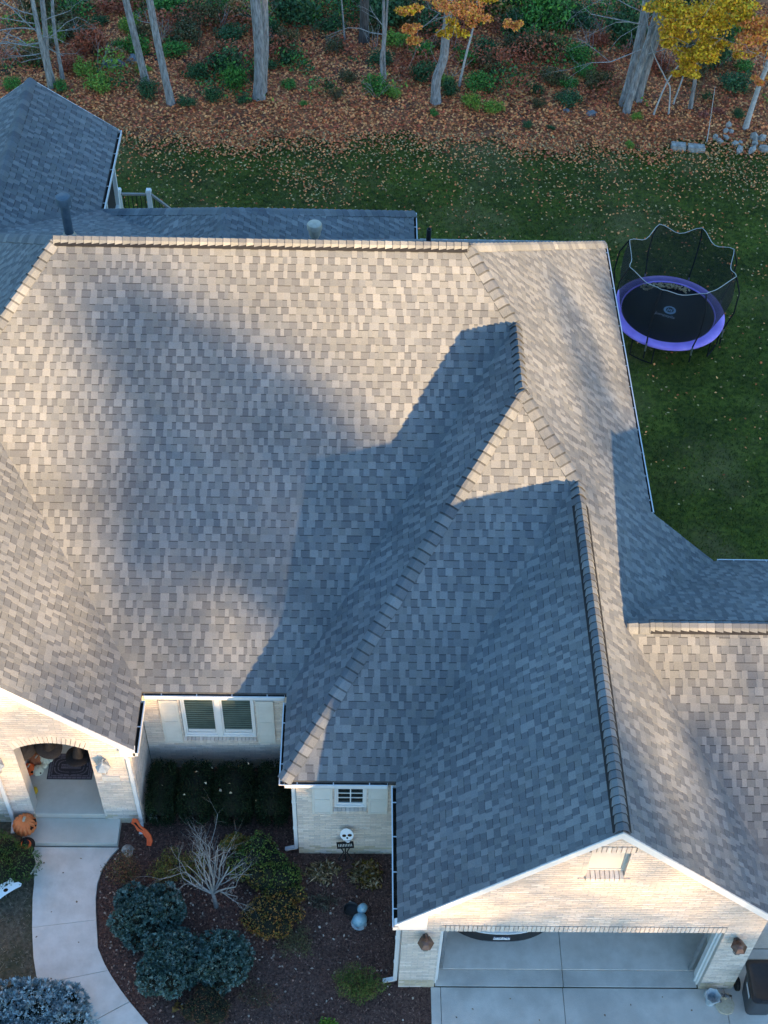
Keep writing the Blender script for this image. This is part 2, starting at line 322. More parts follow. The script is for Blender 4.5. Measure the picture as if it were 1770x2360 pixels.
# each roof face: z = c + gx*x + gy*y, list of convex plan polygons
FACES = {
 'front': ((zr-mf*yr, 0, mf), [[P1, P2, Q1, (-1.15, 14.534+EO), (-4.10, 14.534+EO), (-7.72, 19.40)], [(-7.70, 19.43), (-7.10, 18.95), (-10.30, 14.62), (-10.95, 14.97)]]),
 'hip_west': ((zq-m_*xq, m_, 0), [[(xq, yq1+.12), Q2, (-1.344+EO, 12.663+EO), (-1.344+EO, 14.66)]]),
 'hip_front': ((zq-mf*yq2, 0, mf), [[Q2, G1, (.86, 12.663+EO), (-1.344+EO, 12.663+EO)]]),
 'garage_west': ((zg-m_*xg, m_, 0), [[(xg, yg1+.1), (xg, yg2), (.704+EO, yg2), (.704+EO, 12.78)]]),
 'east': ((aE, -m_, 0), [[P2, (xE-EO, yN-EO), (xE-EO, yq1), Q1], [Q1, (xE-EO, yq1), (xE-EO, yq2), Q2], [Q2, (xE-EO, yq2), (xE-EO, yg1), G1],
      [(xE-EO, yS), (7.33, yS), (xE-EO, 15.8)], [G1, (xE-EO, yg1), (xE-EO, 15.75), (4.8, ywr), (xg, ywr)], [(xg, ywr), (4.8, ywr), (7.30, 10.88), (7.30, yg2), (xg, yg2)]]),
 'wing_north': ((zwr+mf*ywr, 0, -mf), [[(4.6, ywr), (xWend, ywr), (10.78, yS-EO), (7.2, yS-EO)]]),
 'wing_east': ((zwr+m_*xWend, -m_, 0), [[(xWend, ywr), (10.78, 10.82), (10.78, yS-EO)]]),
 'wing_south': ((zwr-mf*ywr, 0, mf), [[(4.6, ywr), (7.3, 10.82), (10.78, 10.82), (xWend, ywr)]]),
 'north': ((zr+ms*yr, 0, -ms), [[P1, P2, (xE-EO, yN-EO), (-9.72, yN-EO)]]),
 'west': ((zr-m_*xP1, m_, 0), [[P1, (-9.72, yN-EO), (-10.95, yN-EO), (-10.95, 14.97)]]),
 'rear_left': ((4.44+.51*27.43, 0, -.51), [[(-9.3, 24.49), (-4.2, 24.49), (-6.2, 27.5), (-9.3, 27.5)]]),
 'sun_east': ((4.41-.7*6.26, -.7, 0), [[(-8.33, 24.6), (-8.33, 30.86), (-6.26-EO, 30.86), (-6.26-EO, 27.4)]]),
 'sun_west': ((4.41-.7*6.26+.7*2*8.33, .7, 0), [[(-8.33, 24.6), (-10.4, 24.6), (-10.4, 30.86), (-8.33, 30.86)]]),
 'rear_west': ((4.41+.766*6.29, .766, 0), [[Rn, (-2.9, 23.0), (-4.35, 24.4), (-6.29, 27.3), (-6.29, 27.46)]]),
 'rear_east': ((4.41+.622*1.31, -.622, 0), [[Rn, (1.31-EO, 27.54), (1.31-EO, 26.5), (-2.9, 23.0)]]),
 'rear_north': ((4.41+(7.0-4.41)/(27.5-24.09)*27.5, 0, -(7.0-4.41)/(27.5-24.09)), [[Rn, (1.31, 27.5), (-6.29, 27.5)]]),
 'porch_east': ((ze-m_*3.99, -m_, 0), [[(PORX, 13.3), (-3.99-EO, 13.3), (-3.99-EO, 14.74), (PORX, 19.12)]]),
 'porch_west': ((ze-m_*3.99+2*m_*PORX*-1, m_, 0), [[(PORX, 13.3), (PORX, 19.0), (-10.4, 14.66), (-10.4, 13.3)]]),
}
def zf(face, x, y): c, gx, gy = FACES[face][0]; return c+gx*x+gy*y
db = MB()
for nm, ((c, gx, gy), polys) in FACES.items():
    for pl in polys:
        A = sum(pl[i][0]*pl[(i+1) % len(pl)][1]-pl[(i+1) % len(pl)][0]*pl[i][1] for i in range(len(pl)))
        if A < 0: pl.reverse()
        db.prism([(x, y, c+gx*x+gy*y-.135) for x, y in pl], (0, 0, .12))
ROOF = db.build('roof', 'deck', HOUSE)

def clip(poly, cp):
    """Sutherland-Hodgman: clip 2D poly by convex ccw polygon cp"""
    out = poly
    for i in range(len(cp)):
        ax, ay = cp[i]; bx, by = cp[(i+1) % len(cp)]; ex, ey = bx-ax, by-ay
        inp, out = out, []
        if not inp: return out
        for k in range(len(inp)):
            p, q = inp[k], inp[(k+1) % len(inp)]
            sp = ex*(p[1]-ay)-ey*(p[0]-ax); sq = ex*(q[1]-ay)-ey*(q[0]-ax)
            if sp >= -1e-9: out.append(p)
            if (sp > 1e-9 and sq < -1e-9) or (sp < -1e-9 and sq > 1e-9):
                t = sp/(sp-sq); out.append((p[0]+(q[0]-p[0])*t, p[1]+(q[1]-p[1])*t))
    return out
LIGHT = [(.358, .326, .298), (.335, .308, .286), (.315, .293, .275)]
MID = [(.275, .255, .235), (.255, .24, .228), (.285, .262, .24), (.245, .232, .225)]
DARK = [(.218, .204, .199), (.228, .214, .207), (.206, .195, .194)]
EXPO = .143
field = MB(); whole = []
def tab_geo(f, fr, u0, u1, v0, v1, hlow, col, dark, pl, mb, full):
    """one shingle tab in the face frame: u along the course, v down the slope"""
    (o, U, D, Nn) = fr
    def P3(u, v, h): return o+U*u+D*v+Nn*h
    q = [P3(u0, v1, 0), P3(u1, v1, 0), P3(u1, v0, 0), P3(u0, v0, 0)]
    cp = clip([(p.x, p.y) for p in q], pl)
    if len(cp) < 3: return False
    isfull = len(cp) == 4 and all(any(abs(a[0]-p.x)+abs(a[1]-p.y) < 1e-5 for p in q) for a in cp)
    if isfull:
        top = [P3(u0, v1, hlow), P3(u1, v1, hlow), P3(u1, v0, .002), P3(u0, v0, .002)]
        pieces = []
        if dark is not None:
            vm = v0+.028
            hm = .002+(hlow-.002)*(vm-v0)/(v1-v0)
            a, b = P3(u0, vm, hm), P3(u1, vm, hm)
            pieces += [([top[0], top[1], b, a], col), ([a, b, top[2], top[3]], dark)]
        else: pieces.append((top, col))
        bl, br, ul, ur = P3(u0, v1, -.006), P3(u1, v1, -.006), P3(u0, v0, -.006), P3(u1, v0, -.006)
        ec = tuple(k*.8 for k in col)
        pieces += [([bl, br, top[1], top[0]], ec), ([top[0], top[3], ul, bl], ec), ([br, ur, top[2], top[1]], ec)]
        if full is not None:
            full.append((pieces, (top[0]+top[2])*.5, Nn)); return True
        for p, c in pieces: mb.face(p, c)
    else:
        area = abs(sum(cp[i][0]*cp[(i+1) % len(cp)][1]-cp[(i+1) % len(cp)][0]*cp[i][1] for i in range(len(cp))))
        if area < 2e-4: return False
        pts = []
        for x, y in cp:
            zz = zf(f, x, y); v = (Vector((x, y, zz))-o).dot(D); h = .002+(hlow-.002)*(v-v0)/(v1-v0); pts.append(Vector((x, y, zz))+Nn*h)
        mb.face(pts, col)
    return True
def lay(f, seed):
    rg = random.Random(seed)
    (c, gx, gy), polys = FACES[f]
    Nn = Vector((-gx, -gy, 1)).normalized(); D = Vector((gx, gy, 0)); D = Vector((-gx, -gy, -(gx*gx+gy*gy))).normalized(); U = D.cross(Nn).normalized()*-1
    if U.cross(D).dot(Nn) > 0: pass
    allp = [p for pl in polys for p in pl]; o = Vector((allp[0][0], allp[0][1], zf(f, *allp[0])))
    vs = [(Vector((x, y, zf(f, x, y)))-o).dot(D) for x, y in allp]; us = [(Vector((x, y, zf(f, x, y)))-o).dot(U) for x, y in allp]
    fr = (o, U, D, Nn); k = 0; vb = max(vs)
    while vb > min(vs)-.01:
        v1 = vb; v0 = vb-EXPO-.012; u = min(us)-rg.uniform(0, .4); raised = rg.random() < .5
        prev = None
        while u < max(us):
            wdt = rg.choice((.075, .10, .12, .135, .15, .165)) * rg.uniform(.9, 1.1)
            t = rg.random()
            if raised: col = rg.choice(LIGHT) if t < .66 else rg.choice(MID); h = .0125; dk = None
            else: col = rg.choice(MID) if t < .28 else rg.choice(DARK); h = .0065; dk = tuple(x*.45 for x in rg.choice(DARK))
            kk = rg.uniform(.93, 1.07); col = tuple(x*kk for x in col)
            for pl in polys:
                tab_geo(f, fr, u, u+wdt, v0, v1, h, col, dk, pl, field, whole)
            u += wdt; raised = not raised if rg.random() < .95 else raised
        vb -= EXPO
for i, f in enumerate(FACES):
    if f not in ('rear_north', 'wing_east'): lay(f, 100+i)
# the 300 shingles that show largest are separate objects, the rest of the field one mesh
def score(t):
    p = np.array(t[1]); v = CAMP-p; d = np.linalg.norm(v); s = float(np.dot(np.array(t[2]), v/d))/d**2
    px = m4.inverted() @ t[1]; xx, yy = px.x/-px.z*FPX/885, px.y/-px.z*FPX/1180
    return s if abs(xx) < .97 and abs(yy) < .97 else -1
order = sorted(range(len(whole)), key=lambda i: -score(whole[i])); top300 = set(order[:300])
for i, (pieces, c, n) in enumerate(whole):
    if i in top300:
        b = MB()
        for p, col in pieces: b.face(p, col)
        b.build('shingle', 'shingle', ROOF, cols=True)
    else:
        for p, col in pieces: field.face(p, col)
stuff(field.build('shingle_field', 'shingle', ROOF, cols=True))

# ridge and hip caps
capf = MB(); caps = []; 
def zz3(p, z): return Vector((p[0], p[1], z))
def caps_along(A, B, n1, n2, vent=False, seed=0, start=0.0, halfw=.165):
    """A low/starting end, B far end; n1,n2 normals of the two faces"""
    rg = random.Random(seed); A, B = Vector(A), Vector(B); L = (B-A).length; t = (B-A)/L
    n1, n2 = Vector(n1).normalized(), Vector(n2).normalized(); nm = (n1+n2).normalized()
    def side(n, other):
        d = n.cross(t).normalized()
        if d.dot(other) < 0: d = -d
        if d.z > 0 or d.dot(n2 if other is n1 else n1) > 0: pass
        return d
    d1 = n1.cross(t).normalized(); d1 = d1 if d1.dot(nm) < 0 else -d1
    d2 = n2.cross(t).normalized(); d2 = d2 if d2.dot(nm) < 0 else -d2
    lift = .046 if vent else .012
    if vent:
        halfw = .135; vb = MB()
        for d, n in ((d1, n1), (d2, n2)):
            a = A+t*.03; e = B-t*.03
            vb.hexa([a+n*.004, a+d*(halfw+.026)+n*.004, e+d*(halfw+.026)+n*.004, e+n*.004, a+n*lift, a+d*(halfw+.026)+n*(lift-.004), e+d*(halfw+.026)+n*(lift-.004), e+n*lift])
        vb.build('ridge_vent', 'vent_plastic', ROOF)
    s = start; k = 0
    while s < L-.02:
        st = .150 if vent else .195; e = min(s+st+.02, L); ha, hb = lift+(.018 if vent else .034), lift+.004
        t0, col = rg.random(), None
        col = rg.choice(MID if t0 < .6 else (LIGHT if t0 < .85 else DARK)); kc = rg.uniform(.95, 1.1); col = tuple(x*kc for x in col)
        jw = rg.uniform(-.008, .008)
        def row(sv, h):
            p = A+t*sv
            return [p+d1*(halfw+jw)+n1*(h*.6), p+d1*.05+n1*h+nm*.004, p+nm*(h+.002), p+d2*.05+n2*h+nm*.004, p+d2*(halfw+jw)+n2*(h*.6)]
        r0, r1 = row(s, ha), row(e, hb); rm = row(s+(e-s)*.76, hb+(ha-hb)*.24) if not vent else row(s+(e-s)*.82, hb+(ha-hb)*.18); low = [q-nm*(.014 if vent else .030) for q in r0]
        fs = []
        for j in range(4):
            fs.append(([r0[j], r0[j+1], rm[j+1], rm[j]], col)); fs.append(([rm[j], rm[j+1], r1[j+1], r1[j]], tuple(x*.50 for x in col))); fs.append(([low[j], low[j+1], r0[j+1], r0[j]], tuple(x*.30 for x in col)))  # upper band and butt face darkened: shadow line between caps painted into the colour
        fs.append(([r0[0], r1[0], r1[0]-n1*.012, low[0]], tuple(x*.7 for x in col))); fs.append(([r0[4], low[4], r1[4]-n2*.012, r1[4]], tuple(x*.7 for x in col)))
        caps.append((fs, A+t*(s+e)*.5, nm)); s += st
def FN(f): c, gx, gy = FACES[f][0]; return (-gx, -gy, 1)
p3 = lambda f, p: (p[0], p[1], zf(f, *p))
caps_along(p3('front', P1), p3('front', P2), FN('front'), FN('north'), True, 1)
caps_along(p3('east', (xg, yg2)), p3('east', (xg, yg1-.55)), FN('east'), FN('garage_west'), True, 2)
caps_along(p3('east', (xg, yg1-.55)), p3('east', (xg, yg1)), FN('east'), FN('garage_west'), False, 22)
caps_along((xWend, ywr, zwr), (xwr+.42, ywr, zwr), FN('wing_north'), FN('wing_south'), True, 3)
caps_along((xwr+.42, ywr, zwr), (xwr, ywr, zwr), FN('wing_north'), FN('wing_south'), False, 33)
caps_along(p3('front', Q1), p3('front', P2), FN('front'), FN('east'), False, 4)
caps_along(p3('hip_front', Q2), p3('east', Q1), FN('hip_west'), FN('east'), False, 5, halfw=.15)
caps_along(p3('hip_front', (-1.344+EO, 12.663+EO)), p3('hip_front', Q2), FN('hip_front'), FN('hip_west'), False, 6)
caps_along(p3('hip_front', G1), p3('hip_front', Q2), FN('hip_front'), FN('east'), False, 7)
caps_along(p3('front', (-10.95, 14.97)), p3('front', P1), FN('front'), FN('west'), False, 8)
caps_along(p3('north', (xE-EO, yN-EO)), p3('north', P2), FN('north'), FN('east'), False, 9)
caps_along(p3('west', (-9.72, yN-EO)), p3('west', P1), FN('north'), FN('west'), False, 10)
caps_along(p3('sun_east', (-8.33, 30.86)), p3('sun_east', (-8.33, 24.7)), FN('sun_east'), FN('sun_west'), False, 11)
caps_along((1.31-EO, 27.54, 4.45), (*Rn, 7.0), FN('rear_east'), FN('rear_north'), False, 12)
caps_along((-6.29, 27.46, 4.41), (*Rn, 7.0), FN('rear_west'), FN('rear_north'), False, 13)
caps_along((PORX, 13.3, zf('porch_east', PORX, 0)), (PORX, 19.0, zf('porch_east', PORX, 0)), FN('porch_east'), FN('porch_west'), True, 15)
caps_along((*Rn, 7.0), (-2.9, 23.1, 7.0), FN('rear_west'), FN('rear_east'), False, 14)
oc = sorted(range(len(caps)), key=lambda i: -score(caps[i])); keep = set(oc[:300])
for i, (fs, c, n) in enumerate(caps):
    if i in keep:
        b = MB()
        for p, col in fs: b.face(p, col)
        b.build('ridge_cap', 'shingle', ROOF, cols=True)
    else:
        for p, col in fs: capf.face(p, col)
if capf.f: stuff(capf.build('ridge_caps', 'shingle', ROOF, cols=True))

# gutters: open troughs with hangers and leaf debris
def gutter(A, B, out, debris=True, ends=(0, 0)):
    A, B, o = Vector(A), Vector(B), Vector(out).normalized(); t = (B-A).normalized(); z = Vector((0, 0, 1)); wd, hh, th = .10, .11, .006
    g = MB(); A = A+t*ends[0]; B = B+t*ends[1]
    def strip(o0, z0, o1, z1):
        g.hexa([A+o*o0+z*z0, A+o*o1+z*z0, B+o*o1+z*z0, B+o*o0+z*z0, A+o*o0+z*z1, A+o*o1+z*z1, B+o*o1+z*z1, B+o*o0+z*z1])
    strip(-wd, -hh, -wd+th, .0); strip(-wd, -hh, 0, -hh+th); strip(-th, -hh, 0, .0); strip(-.018, -.006, .004, .006)
    for e in (A, B-t*th):
        g.hexa([e-o*wd-z*hh, e-z*hh, e-z*hh+t*th, e-o*wd-z*hh+t*th, e-o*wd, e, e+t*th, e-o*wd+t*th])
    n = max(1, int((B-A).length/.62))
    for i in range(n):
        c = A+t*((i+.5)*(B-A).length/n); g.bar(c-o*wd-z*.004, c+o*.002-z*.004, .02, .008)
    go = g.build('gutter', 'gutter_white', HOUSE)
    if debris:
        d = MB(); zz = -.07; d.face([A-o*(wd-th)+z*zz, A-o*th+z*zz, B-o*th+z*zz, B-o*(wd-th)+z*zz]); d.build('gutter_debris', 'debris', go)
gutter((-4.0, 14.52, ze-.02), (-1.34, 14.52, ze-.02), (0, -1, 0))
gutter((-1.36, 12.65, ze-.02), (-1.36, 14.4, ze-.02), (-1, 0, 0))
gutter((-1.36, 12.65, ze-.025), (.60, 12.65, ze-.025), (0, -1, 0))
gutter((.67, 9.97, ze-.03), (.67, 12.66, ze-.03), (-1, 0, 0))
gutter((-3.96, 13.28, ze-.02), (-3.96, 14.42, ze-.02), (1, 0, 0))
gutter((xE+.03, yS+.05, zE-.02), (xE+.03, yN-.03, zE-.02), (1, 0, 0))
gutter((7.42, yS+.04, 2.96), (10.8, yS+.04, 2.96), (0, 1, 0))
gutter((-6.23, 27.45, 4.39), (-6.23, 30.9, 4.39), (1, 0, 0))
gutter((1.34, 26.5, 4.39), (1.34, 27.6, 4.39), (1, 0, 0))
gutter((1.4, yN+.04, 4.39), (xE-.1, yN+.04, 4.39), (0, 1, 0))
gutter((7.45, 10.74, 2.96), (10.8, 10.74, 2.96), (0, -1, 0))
# rake boards
def rake(A, B, depth=.17, th=.03, drop=.012):
    A, B = Vector(A), Vector(B); z = Vector((0, 0, 1)); y = Vector((0, th, 0)); b = MB()
    b.hexa([A-z*(depth+drop), B-z*(depth+drop), B-z*(depth+drop)+y, A-z*(depth+drop)+y, A-z*drop, B-z*drop, B-z*drop+y, A-z*drop+y])
    b.build('rake_board', 'white_trim', HOUSE)
rake((.70, yg2-.02, ze+.005), (xg, yg2-.02, zg+.012)); rake((xg, yg2-.02, zg+.012), (7.34, yg2-.02, aE-m_*7.34+.005))
rake((-4.02, 13.28, ze+.04), (PORX, 13.28, zf('porch_east', PORX, 0)+.012)); rake((PORX, 13.28, zf('porch_east', PORX, 0)+.012), (-10.4, 13.28, ze+.04))
rake((-6.3, 30.86, 4.44), (-8.33, 30.86, 5.87)); rake((-8.33, 30.86, 5.87), (-10.4, 30.86, 4.42))
rake((xE, yS-.03, zE), (7.34, yS-.03, aE-m_*7.34), depth=.12)
b = MB(); b.prism([(.70, yg2-.018, ze+.0), (.70, yg2-.018, 2.72), (1.25, yg2-.018, 2.72), (1.25, yg2-.018, 3.25)], (0, .12, 0)); b.build('cornice_return', 'white_trim', HOUSE)
b = MB(); b.prism([(-4.03, 13.285, ze+.02), (-4.03, 13.285, 2.74), (-4.3, 13.285, 2.74), (-4.3, 13.285, 3.1)], (0, .13, 0)); b.build('cornice_return', 'white_trim', HOUSE)

# ------------------------------------------------------------------ brick walls
BR = [(0.742, 0.645, 0.562), (0.710, 0.615, 0.538), (0.774, 0.680, 0.600), (0.678, 0.590, 0.518), (0.731, 0.635, 0.557), (0.753, 0.655, 0.562), (0.647, 0.570, 0.509), (0.806, 0.715, 0.638)]
CO, BL_, BT = .0677, .203, .0105
def brick_wall(org, U, N, length, ztop, opens=(), z0=0.0, thick=.28, name='wall', seed=1, zmax=7.0):
    """org: corner at z0; U along wall, N outward; ztop(u) roof limit; opens: list of f(z)->(u0,u1) or None"""
    rg = random.Random(seed); org, U, N = Vector(org), Vector(U), Vector(N); back = MB(); br = MB(); z = z0; row = 0
    while z < zmax:
        zc = z+CO
        us = np.linspace(0, length, 141); ok = np.array([ztop(u) >= zc for u in us])
        if not ok.any(): break
        a, e = us[ok][0], us[ok][-1]
        iv = [(a, e)]
        for op in opens:
            r = op(z+CO/2)
            if r:
                nv = []
                for p, q in iv:
                    if r[1] <= p or r[0] >= q: nv.append((p, q)); continue
                    if r[0] > p: nv.append((p, r[0]))
                    if r[1] < q: nv.append((r[1], q))
                iv = nv
        for p, q in iv:
            if q-p < .02: continue
            A, B = org+U*p+Vector((0, 0, z-z0)), org+U*q+Vector((0, 0, z-z0)); up = Vector((0, 0, CO))
            back.hexa([A-N*.006, B-N*.006, B-N*thick, A-N*thick, A-N*.006+up, B-N*.006+up, B-N*thick+up, A-N*thick+up])
            u = -((row % 2)*.5)*(BL_+BT)+math.floor(p/(BL_+BT))*(BL_+BT)
            while u < q:
                b0, b1 = max(u, p), min(u+BL_, q)
                if b1-b0 > .02:
                    pr = rg.uniform(-.001, .002); h = CO-BT
                    A, B = org+U*b0+Vector((0, 0, z-z0+BT*.5)), org+U*b1+Vector((0, 0, z-z0+BT*.5)); up = Vector((0, 0, h))
                    col = rg.choice(BR); kk = rg.uniform(.94, 1.05); col = tuple(x*kk for x in col)
                    if z < .28 and rg.random() < .7: col = (col[0]*.82, col[1]*.80, col[2]*.68)
                    br.hexa([A+N*pr, B+N*pr, B-N*.01, A-N*.01, A+N*pr+up, B+N*pr+up, B-N*.01+up, A-N*.01+up], col, skip=(4,))
                u += BL_+BT
        z += CO; row += 1
    wo = back.build(name, 'mortar', HOUSE)
    stuff(br.build('bricks', 'brick', wo, cols=True)); return wo
def soldier(wall, org, U, N, n, w=.066, h=.2, gap=.011, proud=.003, depth=.09, V=(0, 0, 1), seed=3, slope=0):
    rg = random.Random(seed); U, N, V = Vector(U), Vector(N), Vector(V)
    for i in range(n):
        A = Vector(org)+U*(i*(w+gap)); B = A+U*w; up = V*h; col = rg.choice(BR); b = MB(); s = Vector((0, 0, -slope))
        b.hexa([A+N*proud+s, B+N*proud+s, B-N*depth, A-N*depth, A+N*proud+up+s, B+N*proud+up+s, B-N*depth+up, A-N*depth+up], col)
        b.build('brick', 'brick', wall, cols=True)
XG0, XG1, YG = .85, 7.01, 10.12
gz = lambda u: zg-m_*abs(XG0+u-xg)-.1
ox = lambda a, b, z0, z1: (lambda z: (a, b) if z0 <= z <= z1 else None)
gw = brick_wall((XG0, YG, 0), (1, 0, 0), (0, -1, 0), XG1-XG0, gz, [ox(1.51-XG0, 6.39-XG0, -1, 2.615), ox(3.71-XG0, 4.33-XG0, 4.44, 5.27), ox(3.66-XG0, 4.40-XG0, 5.27, 5.46)], seed=11)
soldier(gw, (1.51, YG, 2.413), (1, 0, 0), (0, -1, 0), 63, w=.0665)
b = MB(); b.box((1.46, YG+.02, 2.40), (6.44, YG+.28, 2.43)); b.build('lintel', 'white_trim', gw)
soldier(gw, (3.70, YG, 5.272), (1, 0, 0), (0, -1, 0), 9, w=.066, h=.19, seed=5)
soldier(gw, (3.715, YG, 4.43), (1, 0, 0), (0, -1, 0), 8, w=.066, h=.1, proud=.055, depth=.12, slope=.03, seed=6)
soldier(gw, (3.60, YG, 4.40), (1, 0, 0), (0, -1, 0), 1, w=.1, h=.05, proud=.03, seed=7); soldier(gw, (4.34, YG, 4.40), (1, 0, 0), (0, -1, 0), 1, w=.1, h=.05, proud=.03, seed=7)
b = MB(); b.box((3.7, YG+.10, 4.5), (4.34, YG+.13, 5.28)); b.box((3.71, YG+.085, 4.53), (4.33, YG+.1, 4.57)); b.box((3.71, YG+.085, 4.57), (3.75, YG+.1, 5.27)); b.box((4.28, YG+.08, 4.53), (4.33, YG+.1, 5.27)); b.build('gable_panel', 'siding', gw)
brick_wall((XG0, 12.79, 0), (0, -1, 0), (-1, 0, 0), 12.79-YG-.005, lambda u: 2.86, seed=12)
brick_wall((XG1, YG+.005, 0), (0, 1, 0), (1, 0, 0), 2.0, lambda u: 2.86, seed=13)
# middle block
mw = brick_wall((-1.07, 12.79, 0), (1, 0, 0), (0, -1, 0), 1.92-.005, lambda u: 2.84, [ox(-.37+1.07, .23+1.07, 1.70, 2.7)], seed=14)
brick_wall((-1.07, 14.7, 0), (0, -1, 0), (-1, 0, 0), 1.905, lambda u: 2.84, seed=15)
ww = brick_wall((-4.14, 14.70, 0), (1, 0, 0), (0, -1, 0), 3.06, lambda u: 2.86, [ox(-3.39+4.14, -1.95+4.14, 1.06, 2.66)], seed=16)
brick_wall((-4.15, 13.425, 0), (0, 1, 0), (1, 0, 0), 1.27, lambda u: 2.86, seed=17)
# porch gable wall with its segmental arch
AX0, AX1 = -6.28, -4.91; PX0 = -10.2
def arch_z(x): t = (x-(AX0+AX1)/2)/((AX1-AX0)/2); return 2.74+.24*(1-t*t)
def arch_open(z):
    if z < .32: return (AX0-PX0, AX1-PX0)
    zz = z-.2
    if zz <= 2.74: return (AX0-PX0, AX1-PX0)
    if zz >= 2.98: return None
    t = math.sqrt(1-(zz-2.74)/.24); c = (AX0+AX1)/2; hw = (AX1-AX0)/2*t
    return (c-hw-PX0, c+hw-PX0)
pz = lambda u: zf('porch_east', PX0+u, 0)-.1 if PX0+u > PORX else zf('porch_east', 2*PORX-(PX0+u), 0)-.1
pw = brick_wall((PX0, 13.42, 0), (1, 0, 0), (0, -1, 0), 6.05, pz, [arch_open], seed=18, thick=.3)
for i in range(18):
    x0 = AX0+(AX1-AX0)*i/18+.005; x1 = AX0+(AX1-AX0)*(i+1)/18-.005; col = random.choice(BR); b = MB(); k0, k1 = (x0-(AX0+AX1)/2)*.14, (x1-(AX0+AX1)/2)*.14
    za, zb = arch_z(x0), arch_z(x1)
    b.hexa([(x0, 13.416, za), (x1, 13.416, zb), (x1, 13.72, zb), (x0, 13.72, za), (x0+k0, 13.416, za+.235), (x1+k1, 13.416, zb+.235), (x1+k1, 13.72, zb+.235), (x0+k0, 13.72, za+.235)], col)
    b.build('brick', 'brick', pw, cols=True)
# plain outer walls that close the volume (away from the camera)
def plain(a, b_, name='wall', material='siding'):
    q = MB(); q.box(a, b_); return q.build(name, material, HOUSE)
plain((5.35, 18.2, -.8), (5.6, 26.2, 4.3)); plain((-9.6, 26.1, -.8), (5.6, 26.3, 4.3)); plain((-11, 16.5, -.8), (-10.8, 26.3, 2.8))
plain((7.05, 17.5, -.7), (10.6, 17.7, 2.85)); plain((10.5, 10.9, -.7), (10.6, 17.5, 2.85)); plain((7.02, 10.9, -.7), (10.5, 11.05, 2.85), material='mortar')
plain((1.0, 26.3, -.8), (1.1, 27.3, 4.3)); plain((-6.2, 27.2, -.8), (1.1, 27.3, 4.3))
# garage inside
gi = plain((XG0+.29, 16.3, 0), (6.7, 16.4, 2.9), 'garage_interior_wall', 'garage_wall')
plain((XG0+.285, YG+.29, 0), (XG0+.30, 16.3, 2.9), 'garage_interior_wall', 'garage_wall'); plain((6.70, YG+.29, 0), (6.74, 16.3, 2.9), 'garage_interior_wall', 'garage_wall'); plain((XG0+.29, YG+.29, 2.9), (6.7, 16.4, 2.93), 'garage_ceiling', 'garage_wall')
for x0, x1 in ((1.14, 3.895), (3.905, 6.7)):
    b = MB(); b.box((x0, 10.46, -.1), (x1, 16.3, .042)); b.build('garage_floor', 'walk', HOUSE, bevel=.006)
for (x0, x1) in ((1.512, 1.548), (6.352, 6.388)):
    b = MB(); b.box((x0, YG+.07, .03), (x1, YG+.30, 2.41)); b.box((x0-.0 if x0 < 3 else x0-.03, YG+.13, .03), (x1+.03 if x0 < 3 else x1, YG+.17, 2.41)); b.build('door_jamb', 'white_trim', HOUSE, bevel=.004)
b = MB(); b.box((6.25, YG+.34, .05), (6.31, YG+.40, 2.35)); b.bar((6.28, YG+.37, 2.35), (6.28, YG+.6, 2.62), .05, .05); b.bar((6.28, YG+.6, 2.62), (6.28, 13, 2.66), .05, .05); b.build('door_track', 'steel', HOUSE)
b = MB(); b.box((1.62, YG+.34, .05), (1.68, YG+.40, 2.35)); b.build('door_track', 'steel', HOUSE)

# windows
def window(wall, x0, x1, z0, z1, y, units=1, muntins=False, blind=True):
    fr = MB(); d0, d1 = y+.01, y+.08; t = .042
    fr.box((x0, d0, z0), (x1, d1, z0+t*1.3)); fr.box((x0, d0, z1-t), (x1, d1, z1)); fr.box((x0, d0, z0+t*1.3), (x0+t, d1, z1-t)); fr.box((x1-t, d0, z0+t*1.3), (x1, d1, z1-t))
    if units == 2: c = (x0+x1)/2; fr.box((c-.055, d0-.004, z0+t*1.3), (c+.055, d1, z1-t))
    wo = fr.build('window', 'white_trim', wall, bevel=.006)
    sp = [(x0+t, x1-t)] if units == 1 else [(x0+t, (x0+x1)/2-.055), ((x0+x1)/2+.055, x1-t)]
    for a, b_ in sp:
        s = MB(); s.box((a, y+.045, z0+t*1.3), (a+.032, y+.075, z1-t)); s.box((b_-.032, y+.045, z0+t*1.3), (b_, y+.075, z1-t)); s.box((a+.032, y+.045, z0+t*1.3), (b_-.032, y+.075, z0+t*1.3+.05)); s.box((a+.032, y+.045, z1-t-.03), (b_-.032, y+.075, z1-t)); s.build('sash', 'white_trim', wall_child(wo))
        g = MB(); g.box((a+.03, y+.062, z0+.1), (b_-.03, y+.066, z1-.05)); g.build('pane', 'glass', wall_child(wo))
        if blind:
            n = int((z1-z0-.25)/.075); bl = MB()
            for i in range(n):
                zc = z1-.09-i*.075; bl.hexa([(a+.035, y+.046, zc-.02), (b_-.035, y+.046, zc-.02), (b_-.035, y+.060, zc-.02), (a+.035, y+.060, zc-.02), (a+.035, y+.0555, zc+.02), (b_-.035, y+.0555, zc+.02), (b_-.035, y+.0605, zc+.02), (a+.035, y+.0605, zc+.02)])
            bl.build('blind', 'blind', wall_child(wo)); br_ = MB(); br_.box((a+.04, y+.05, z0+.125), (b_-.04, y+.06, z0+.215)); br_.build('blind_rail', 'gutter_white', wall_child(wo))
        if muntins:
            mu = MB(); c = (a+b_)/2; mu.box((c-.011, y+.05, z0+.12), (c+.011, y+.061, z1-.05))
            for k in (1, 2, 3): zc = z0+.12+(z1-z0-.2)*k/4; mu.box((a+.03, y+.051, zc-.011), (b_-.03, y+.060, zc+.011))
            mu.build('muntin', 'white_trim', wall_child(wo))
    return wo
def wall_child(w): return w
